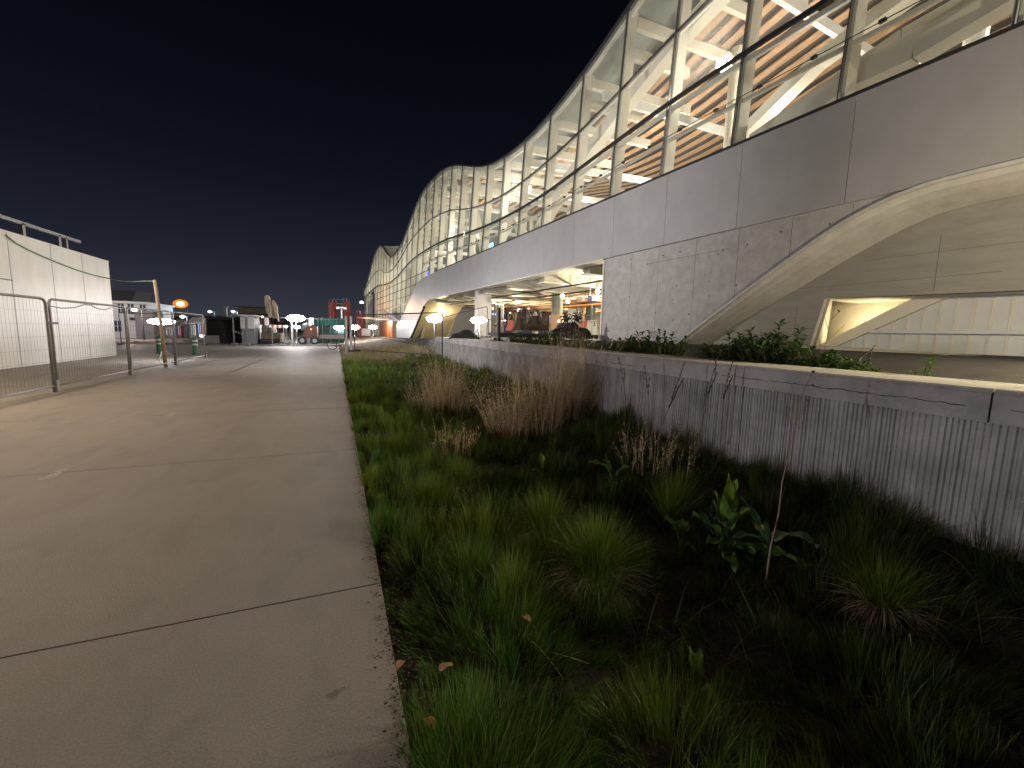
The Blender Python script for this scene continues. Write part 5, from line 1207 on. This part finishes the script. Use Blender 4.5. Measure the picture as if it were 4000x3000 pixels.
tussock(Gz(1690, 2010), 1300, .38, 'rounded green tussock near the path edge, mid strip', .05, 32, .7)
tussock(Gz(2130, 2080), 900, .44, 'upright bright tussock left behind the big one', .05, 33, .5)
tussock(Gz(1560, 1790), 1000, .34, 'green tussock at the path edge behind the joint', .05, 34, .8)
tussock(Gz(2620, 2010), 500, .50, 'upright blue-green blades behind the broad leaves', 0, 35, .3)
tussock(Gz(3440, 2420, -.2), 1000, .36, 'dull tussock in the dark right part of the strip', .2, 36, 1.2)
tussock(Gz(1600, 1620), 900, .34, 'far green tussock at the path edge', .05, 37, .8)
tussock(Gz(1790, 1900), 900, .36, 'flattened tussock leaning to the left in the strip', .05, 38, 1.0)
tussock(Gz(1900, 1500, 0), 900, .48, 'dark green bushy tussock against the planter wall, beyond the tan stand', 0, 39, .6)

def leafblade(b, base, d, L, wd, wave=.0, curl=.6, seg=8, up=Vector((0, 0, 1))):
    base = Vector(base); d = Vector(d).normalized(); sd = d.cross(up).normalized(); P0 = base.copy(); rows = []
    for k in range(seg + 1):
        t = k / seg; w_ = wd * math.sin(math.pi * min(1, .08 + .92 * t) ** .8) ** .8 * (1 - t * .15) if t < 1 else .002
        nrm = sd.cross(d).normalized(); wv = wave * math.sin(t * 9 + base.x * 50) * wd
        rows.append([P0 - sd * w_ / 2 + nrm * (w_ * .18 + wv), P0 - sd * w_ / 4 + nrm * w_ * .05, P0, P0 + sd * w_ / 4 + nrm * w_ * .05, P0 + sd * w_ / 2 + nrm * (w_ * .18 - wv)])
        P0 = P0 + d * L / seg; d = (d + Vector((0, 0, -curl / seg))).normalized()
    b.grid(rows)
def tintall(o, c=(1, 1, 1)):
    a = o.data.attributes.new('tint', 'FLOAT_COLOR', 'POINT'); a.data.foreach_set('color', np.tile(np.array([*c, 1], np.float32), len(o.data.vertices)))
def dock(loc, leaves, label, seed=1, stem_=True):
    random.seed(seed); t = thing('dock_plant', tuple(loc), label, 'broad-leaf plant', 'broad-leaf weeds in the strip'); t.scale = (1.3, 1.3, 1.75)
    leaves = list(leaves)
    for k in range(int(len(leaves) * 1.6)):
        q = random.choice(leaves[:max(1, len(leaves))]); leaves.append((random.uniform(0, 360), random.uniform(5, 75), q[2] * random.uniform(.5, .9), q[3] * random.uniform(.5, .85), q[4] * random.uniform(.4, 1.1), tuple(v * random.uniform(.5, 1.0) for v in q[5])))
    for (az, el, L, wd, h, c) in leaves:
        az, el = R(az), R(el); d = Vector((math.cos(az) * math.cos(el), math.sin(az) * math.cos(el), math.sin(el)))
        b = MB(); leafblade(b, (d.x * .03, d.y * .03, h), d, L, wd, .2, random.uniform(.3, 1.0)); o = b.build('leaf', M_leaf, t, smooth=True); tintall(o, c)
        b = MB(); b.tube([(0, 0, 0), (d.x * .015, d.y * .015, h * .6), (d.x * .03, d.y * .03, h)], .003, 5); o = b.build('stem', M_leaf, t); tintall(o, (.8, .7, .8))
g1, g2, g3, ye, gr = (1, 1, 1), (.7, .8, .8), (1.3, 1.15, .6), (3.2, 1.6, 1), (1.3, 1.1, 3)
dock(Gz(2830, 2130, .0), [(60, 80, .20, .075, .22, g1), (100, 70, .17, .07, .20, g1), (150, 40, .2, .09, .16, g2), (190, 20, .17, .075, .14, g1), (20, 60, .18, .08, .2, g3), (-20, 50, .16, .07, .2, g3), (-40, 15, .24, .07, .12, g2),
     (75, 85, .15, .06, .30, g3), (200, 60, .13, .07, .25, g1), (-60, 30, .15, .06, .1, g2), (240, 10, .16, .08, .08, g1), (0, 75, .15, .07, .28, g3)], 'largest broad-leaf weed with upright leaves right of the big tussock', 41)
dock(Gz(2660, 2100, .0), [(180, 30, .13, .08, .18, g1), (120, 60, .1, .05, .12, g2)], 'broad-leaf weed with one rounded leaf, left of the largest', 42)
dock(Gz(2990, 2190, -.1), [(-30, 20, .26, .08, .16, gr), (-50, 5, .2, .08, .1, g1), (80, 40, .12, .05, .15, ye)], 'broad-leaf weed with a long drooping leaf right of the largest', 43)
dock(Gz(2390, 1900), [(160, 30, .2, .06, .16, g1), (100, 60, .15, .04, .12, g2), (-10, 40, .16, .05, .12, g2)], 'broad-leaf weed with a long tilted leaf in front of the tan stand', 44)
dock(Gz(2120, 1800, .05), [(80, 70, .14, .05, .1, g3)], 'single upright leaf just before the near tan stand', 45)
dock(Gz(1735, 1730, 0), [(30, 45, .13, .06, .1, g3), (200, 40, .1, .05, .08, g1)], 'small rounded bright leaf below the far tan stand', 46)
dock(Gz(2720, 2640, -.1), [(100, 70, .07, .045, .07, g3), (30, 60, .06, .035, .08, g3), (-90, 20, .08, .04, .04, g2)], 'lobed yellow-green leaf weed near the bottom of the photo', 47)
dock(Gz(3270, 1900, .1), [(160, 35, .2, .06, .15, g2), (90, 75, .18, .06, .12, g2), (30, 50, .15, .05, .12, g2), (-60, 70, .14, .05, .06, g1)], 'dark broad-leaf weed at the foot of the fluted wall', 48)

M_fall = mat('fallen_leaf_skin', (.42, .22, .10), .8, noise=.3, nscale=30)
for i, (px, py, lb) in enumerate(((1830, 2035, 'orange fallen leaf near the path edge, farthest of the fallen leaves'), (2073, 2425, 'curled tan fallen leaf in front of the big tussock'), (1573, 2650, 'pale fallen leaf touching the path edge at the bottom'), (1715, 2668, 'brown fallen leaf just right of the pale one at the bottom'), (1700, 2920, 'rusty fallen leaf at the bottom edge of the strip'))):
    x, y, z = Gz(px, py, 0); random.seed(60 + i); b = MB(); leafblade(b, (0, 0, .0), (math.cos(i * 2.1), math.sin(i * 2.1), .5), .07, .04, .1, .9, 6)
    o = b.build('fallen_leaf', M_fall, smooth=True); o.location = (x, y, z + .16); tag(o, lb, 'leaf', 'fallen leaves in the strip')
# tall dead stalks
M_stalk = mat('dead_stalk', (.20, .13, .09), .8, noise=.4, nscale=40)
M_seed = mat('seed_cluster', (.045, .028, .022), .9)
def stalk(pts, r0, label, sidebr=(), seeds=(), cat='dead stalk', seedrows=0, m=M_stalk, seed=1):
    random.seed(seed); pts = [Vector(p) for p in pts]; base = pts[0]
    t = thing('dead_stalk', base, label, cat, 'tall dead weed stalks', world=True)
    b = MB(); n = len(pts); r0 *= 1.35; b.tube(pts, [r0 * (1 - .7 * i / (n - 1)) for i in range(n)], 6)
    b.build('stem', m, t, smooth=True)
    b = MB(); any_ = False
    for p, q in sidebr: b.tube([p, (Vector(p) + Vector(q)) / 2 + Vector((.005, 0, .01)), q], [.0042, .0034, .002], 5); any_ = True
    if any_: b.build('twig', m, t)
    b = MB(); any_ = False
    for c, r_ in seeds:
        for k in range(5): b.ball(Vector(c) + Vector((random.uniform(-r_, r_), random.uniform(-r_, r_), random.uniform(-r_, r_))) * .6, r_ * .6, 6, 4); any_ = True
    if seedrows:
        tips = [(pts[int(n * .45)], pts[-1])] + [(Vector(p), Vector(q)) for p, q in sidebr]
        for p, q in tips:
            L = (q - p).length; kk = int(L / .012)
            for k in range(kk):
                if random.random() < .75: b.ball(p.lerp(q, k / max(1, kk)) + Vector((random.uniform(-.006, .006), random.uniform(-.006, .006), 0)), random.uniform(.005, .011) * seedrows, 5, 4); any_ = True
    if any_: b.build('seed_head', M_seed, t)
def px_chain(pts, y0, dy=0): return [AY(x * 1.8083, y * 1.8083, y0 + dy * i) for i, (x, y) in enumerate(pts)]
ch = px_chain([(1640, 1320), (1655, 1250), (1665, 1180), (1682, 1110), (1690, 1040), (1705, 980), (1715, 925), (1720, 880)], 1.9, .03)
stalk(ch, .006, 'pale jointed dead stalk leaning right of the broad-leaf weed', [(ch[6], AY(1745 * 1.8083, 862 * 1.8083, 2.1)), (ch[6], AY(1700 * 1.8083, 850 * 1.8083, 2.1)), (ch[7], AY(1757 * 1.8083, 800 * 1.8083, 2.1))],
      [(AY(1757 * 1.8083, 803 * 1.8083, 2.1), .011), (AY(1757 * 1.8083, 832 * 1.8083, 2.1), .011), (AY(1745 * 1.8083, 864 * 1.8083, 2.1), .009), (ch[6], .006)], m=mat('pale_stalk', (.33, .23, .17), .8, noise=.3, nscale=60), seed=2)
ch = px_chain([(1750, 1110), (1800, 1060), (1830, 1010), (1850, 960), (1860, 910), (1872, 850), (1880, 810)], 2.5, .03)
stalk(ch, .005, 'dark seed-covered stalk leaning right against the planter wall', [(ch[3], AY(1895 * 1.8083, 900 * 1.8083, 2.6)), (ch[4], AY(1905 * 1.8083, 850 * 1.8083, 2.65)), (ch[4], AY(1840 * 1.8083, 870 * 1.8083, 2.6))], seedrows=1.0, seed=3)
for i, (pp, lb) in enumerate((([(1352, 870), (1348, 830), (1340, 790), (1336, 770)], 'thin dark seed stalk in front of the wall, right of the tan stand'), ([(1402, 900), (1400, 850), (1395, 810), (1392, 790)], 'thin dark seed stalk left of the leaning rusty stems'),
        ([(1520, 900), (1530, 850), (1540, 800), (1550, 770)], 'thin dark seed stalk on the left of the tall pair'), ([(1560, 930), (1562, 860), (1575, 800), (1582, 780)], 'thin dark seed stalk on the right of the tall pair'),
        ([(1425, 930), (1445, 880), (1465, 820), (1480, 780)], 'slanting thin seed stalk between the dark stalks'), ([(1745, 920), (1755, 890), (1765, 860), (1775, 835)], 'short dark stalk beside the jointed stalk'),
        ([(2110, 1000), (2100, 960), (2085, 910), (2080, 880)], 'faint thin stalk against the wall near the right edge'))):
    y0 = (4.6, 4.3, 3.5, 3.4, 3.9, 2.7, 1.6)[i]; ch = px_chain(pp, y0, 0)
    stalk([ch[0] - Vector((0, 0, .35))] + ch, .0035, lb, [(ch[1], ch[1].lerp(ch[3], .6) + Vector((.06, 0, .0)))], seedrows=.9, seed=10 + i)
ch = px_chain([(1775, 780), (1783, 745), (1790, 715), (1797, 690), (1803, 665), (1806, 648)], 4.6, 0)
stalk(ch, .005, 'branched dead stalk standing in the planter before the white screen', [(ch[2], AY(1775 * 1.8083, 668 * 1.8083, 4.6)), (ch[1], AY(1825 * 1.8083, 700 * 1.8083, 4.6)), (ch[3], AY(1815 * 1.8083, 672 * 1.8083, 4.6)), (ch[0], AY(1765 * 1.8083, 705 * 1.8083, 4.6))],
      [(AY(1812 * 1.8083, 672 * 1.8083, 4.6), .02)], seed=30)
ch = px_chain([(1845, 800), (1862, 770), (1885, 755)], 3.9); stalk(ch, .008, 'thick brown spike bending right in the planter', seedrows=1.4, seed=31)
ch = px_chain([(1872, 850), (1868, 810), (1880, 770), (1888, 745)], 3.1); stalk([ch[0] - Vector((0, 0, .5))] + ch, .004, 'upright brown spike rising over the coping by the right plants', seedrows=1.0, seed=32)
# bleached drooping stalks, bottom right
M_bl = mat('bleached_stalk', (.80, .70, .50), .8, noise=.3, nscale=50)
for i, (pp, lb) in enumerate((([(2040, 1640), (2055, 1560), (2070, 1480), (2100, 1400), (2140, 1350)], 'pale bleached stalk rising to the right at the bottom right corner'),
        ([(2060, 1600), (2080, 1540), (2140, 1515), (2200, 1520)], 'bleached stalk arching right at the bottom right corner'), ([(2045, 1560), (2030, 1500), (2020, 1450), (1985, 1435)], 'bleached stalk nodding left at the bottom right corner'),
        ([(1995, 1500), (1980, 1460), (1970, 1400), (1965, 1370)], 'thin straight pale stalk left of the bleached bunch'))):
    ch = px_chain(pp, 1.15 - .05 * (i == 1), 0); stalk(ch, .0065, lb, m=M_bl, seedrows=0, sidebr=[(ch[2], ch[2] + Vector((.06, .02, -.08)))], seed=50 + i)

# leafy shrubs in the planter
random.seed(77)
def shrub_proto(seed, h, wd, n):
    random.seed(seed); t = thing('leafy_shrub', (0, 0, 0), 'x', 'shrub', 'leafy shrubs along the planter')
    bs = MB(); bl = MB(); ns = int(12 + wd * 34); tints = []
    for k in range(ns):
        a = random.uniform(0, 6.28); r_ = wd * .5 * math.sqrt(random.random()); hh = h * random.uniform(.55, 1.05) * (1 - .45 * (r_ / (wd * .5)) ** 2)
        p0 = Vector((r_ * .5 * math.cos(a), r_ * .5 * math.sin(a), -.02)); p1 = Vector((r_ * math.cos(a), r_ * math.sin(a), hh)); bs.tube([p0, (p0 + p1) / 2 + Vector((0, 0, .02)), p1], [.005, .004, .002], 4)
        m_ = int(n * hh / h)
        for j in range(m_):
            f_ = .25 + .75 * (j + random.random()) / m_; c = p0.lerp(p1, f_); az = random.uniform(0, 6.28) if j < m_ - 4 else j * 1.57; el = random.uniform(.05, .7) + (.5 if j >= m_ - 4 else 0)
            d = Vector((math.cos(az) * math.cos(el), math.sin(az) * math.cos(el), math.sin(el))); L = random.uniform(.06, .115); w_ = L * random.uniform(.28, .42)
            n0 = len(bl.v); sd = d.cross(Vector((0, 0, 1))).normalized(); mid = c + d * L * .5; tip = c + d * L - Vector((0, 0, L * .2)); q = c + d * L * .25
            bl.add([c, mid - sd * w_ / 2 + Vector((0, 0, .006)), mid, mid + sd * w_ / 2 + Vector((0, 0, .006)), tip], [(0, 2, 1), (0, 3, 2), (1, 2, 4), (2, 3, 4)])
            v_ = random.uniform(.55, 1.35); tints += [(v_ * random.uniform(.8, 1.25), v_, v_ * .9, 1)] * (len(bl.v) - n0)
    bs.build('stem', M_stalk, t); o = bl.build('foliage', M_shrub, t); a_ = o.data.attributes.new('tint', 'FLOAT_COLOR', 'POINT'); a_.data.foreach_set('color', np.array(tints, np.float32).ravel())
    return t
prs = [shrub_proto(1, .42, .62, 34), shrub_proto(2, .34, .55, 28), shrub_proto(3, .50, .70, 38), shrub_proto(4, .26, .45, 22)]
used = [False] * 4
# fullview px of the shrub centre, scale, proto, label detail
sh = [(1030, .8, 3, 'far low leafy shrub at the left end of the planter row'), (1075, .9, 3, 'far leafy shrub before the digger bucket, left side'), (1115, .95, 1, 'far leafy shrub right under the bucket'), (1150, .85, 3, 'low leafy shrub between bucket and grapple'),
      (1180, 1.0, 1, 'leafy shrub under the left part of the grapple'), (1215, .9, 3, 'low leafy shrub under the right part of the grapple'), (1250, .95, 1, 'leafy shrub before the banner'), (1285, .9, 3, 'low leafy shrub at the right edge of the opening'),
      (1320, .95, 1, 'leafy shrub at the left end of the concrete wall'), (1360, 1.0, 1, 'leafy shrub left of the pointed tall one'), (1405, 1.05, 0, 'leafy shrub with raised tip left of the rib foot'), (1445, .95, 0, 'leafy shrub directly before the rib foot'),
      (1545, .8, 1, 'leafy shrub right of the rib foot, after the gap'), (1590, .95, 0, 'leafy shrub left half of the big mound'), (1630, 1.0, 0, 'leafy shrub in the middle of the row before the recess'), (1670, 1.0, 2, 'tallest bushy shrub left of the white screen'), (1705, .95, 0, 'bushy shrub on the right flank of the tallest'),
      (1750, .7, 3, 'low shrub at the jamb of the screen opening'), (1790, .9, 3, 'low shrub before the left corner of the white screen'), (1825, .7, 1, 'thin shrub with a single raised tip before the white screen')]
for i, (fx_, sc, k, lb) in enumerate(sh):
    # intersect with a line .55 m behind the wall face
    d = ray(fx_ * 1.8083, 1400); tt = (4.2 + 1.12) / (d.x - .044 * d.y); x, y = d.x * tt, d.y * tt
    o = prs[k] if not used[k] else copy_tree(prs[k]); used[k] = True
    o.location = (x + random.uniform(-.1, .15), y, 1.18); o.rotation_euler.z = random.uniform(0, 6.28); sc *= 1.45; o.scale = (sc * 1.15, sc * 1.15, sc * random.uniform(.62, .92)); o['label'] = lb
# separate young plants with long leaves at the right
def young(px, sc, label, seed, n=9):
    random.seed(seed); d = ray(px * 1.8083, 1500); tt = (4.2 + 1.0) / (d.x - .044 * d.y); t = thing('young_plant', (d.x * tt, d.y * tt, 1.17), label, 'young plant', 'young long-leaved plants in the planter')
    b = MB(); bl = MB()
    for k in range(3):
        a = random.uniform(0, 6.28); p1 = Vector((.07 * math.cos(a), .07 * math.sin(a), sc * random.uniform(.5, 1))); b.tube([(0, 0, -.02), p1], .004, 5)
        for j in range(n):
            f_ = (j + 1) / n; az = j * 2.4 + a; el = .1 + .7 * f_; leafblade(bl, p1 * f_, (math.cos(az), math.sin(az), el), sc * .34, sc * .085, .02, 1.0, 6)
    o = b.build('stem', M_leaf, t); tintall(o, (.8, .8, .8)); o = bl.build('leaf', M_leaf, t, smooth=True); tintall(o, (.95, 1, .9))
young(1990, .30, 'young long-leaved plant standing highest at the right of the planter', 5); young(1955, .16, 'low young plant left of the highest one', 6); young(2085, .14, 'small young plant with a yellow leaf at the right', 7, 6); young(2130, .12, 'tiny young plant near the right edge of the planter', 8, 6); young(1900, .15, 'low young plant before the middle of the white screen', 9, 7); young(1860, .2, 'young plant with pointed tip left in the bare part', 10, 7)
young(1925, .14, 'low young plant between the white screen middle and the highest one', 11, 8); young(2020, .13, 'low plant just right of the highest young plant', 12, 8); young(2175, .12, 'last tiny plant at the right edge of the planter', 13, 6); young(2055, .10, 'flat little plant between two small ones at the right', 14, 6)
for a in ('_w',):
    for o in bpy.data.objects:
        if a in o: del o[a]
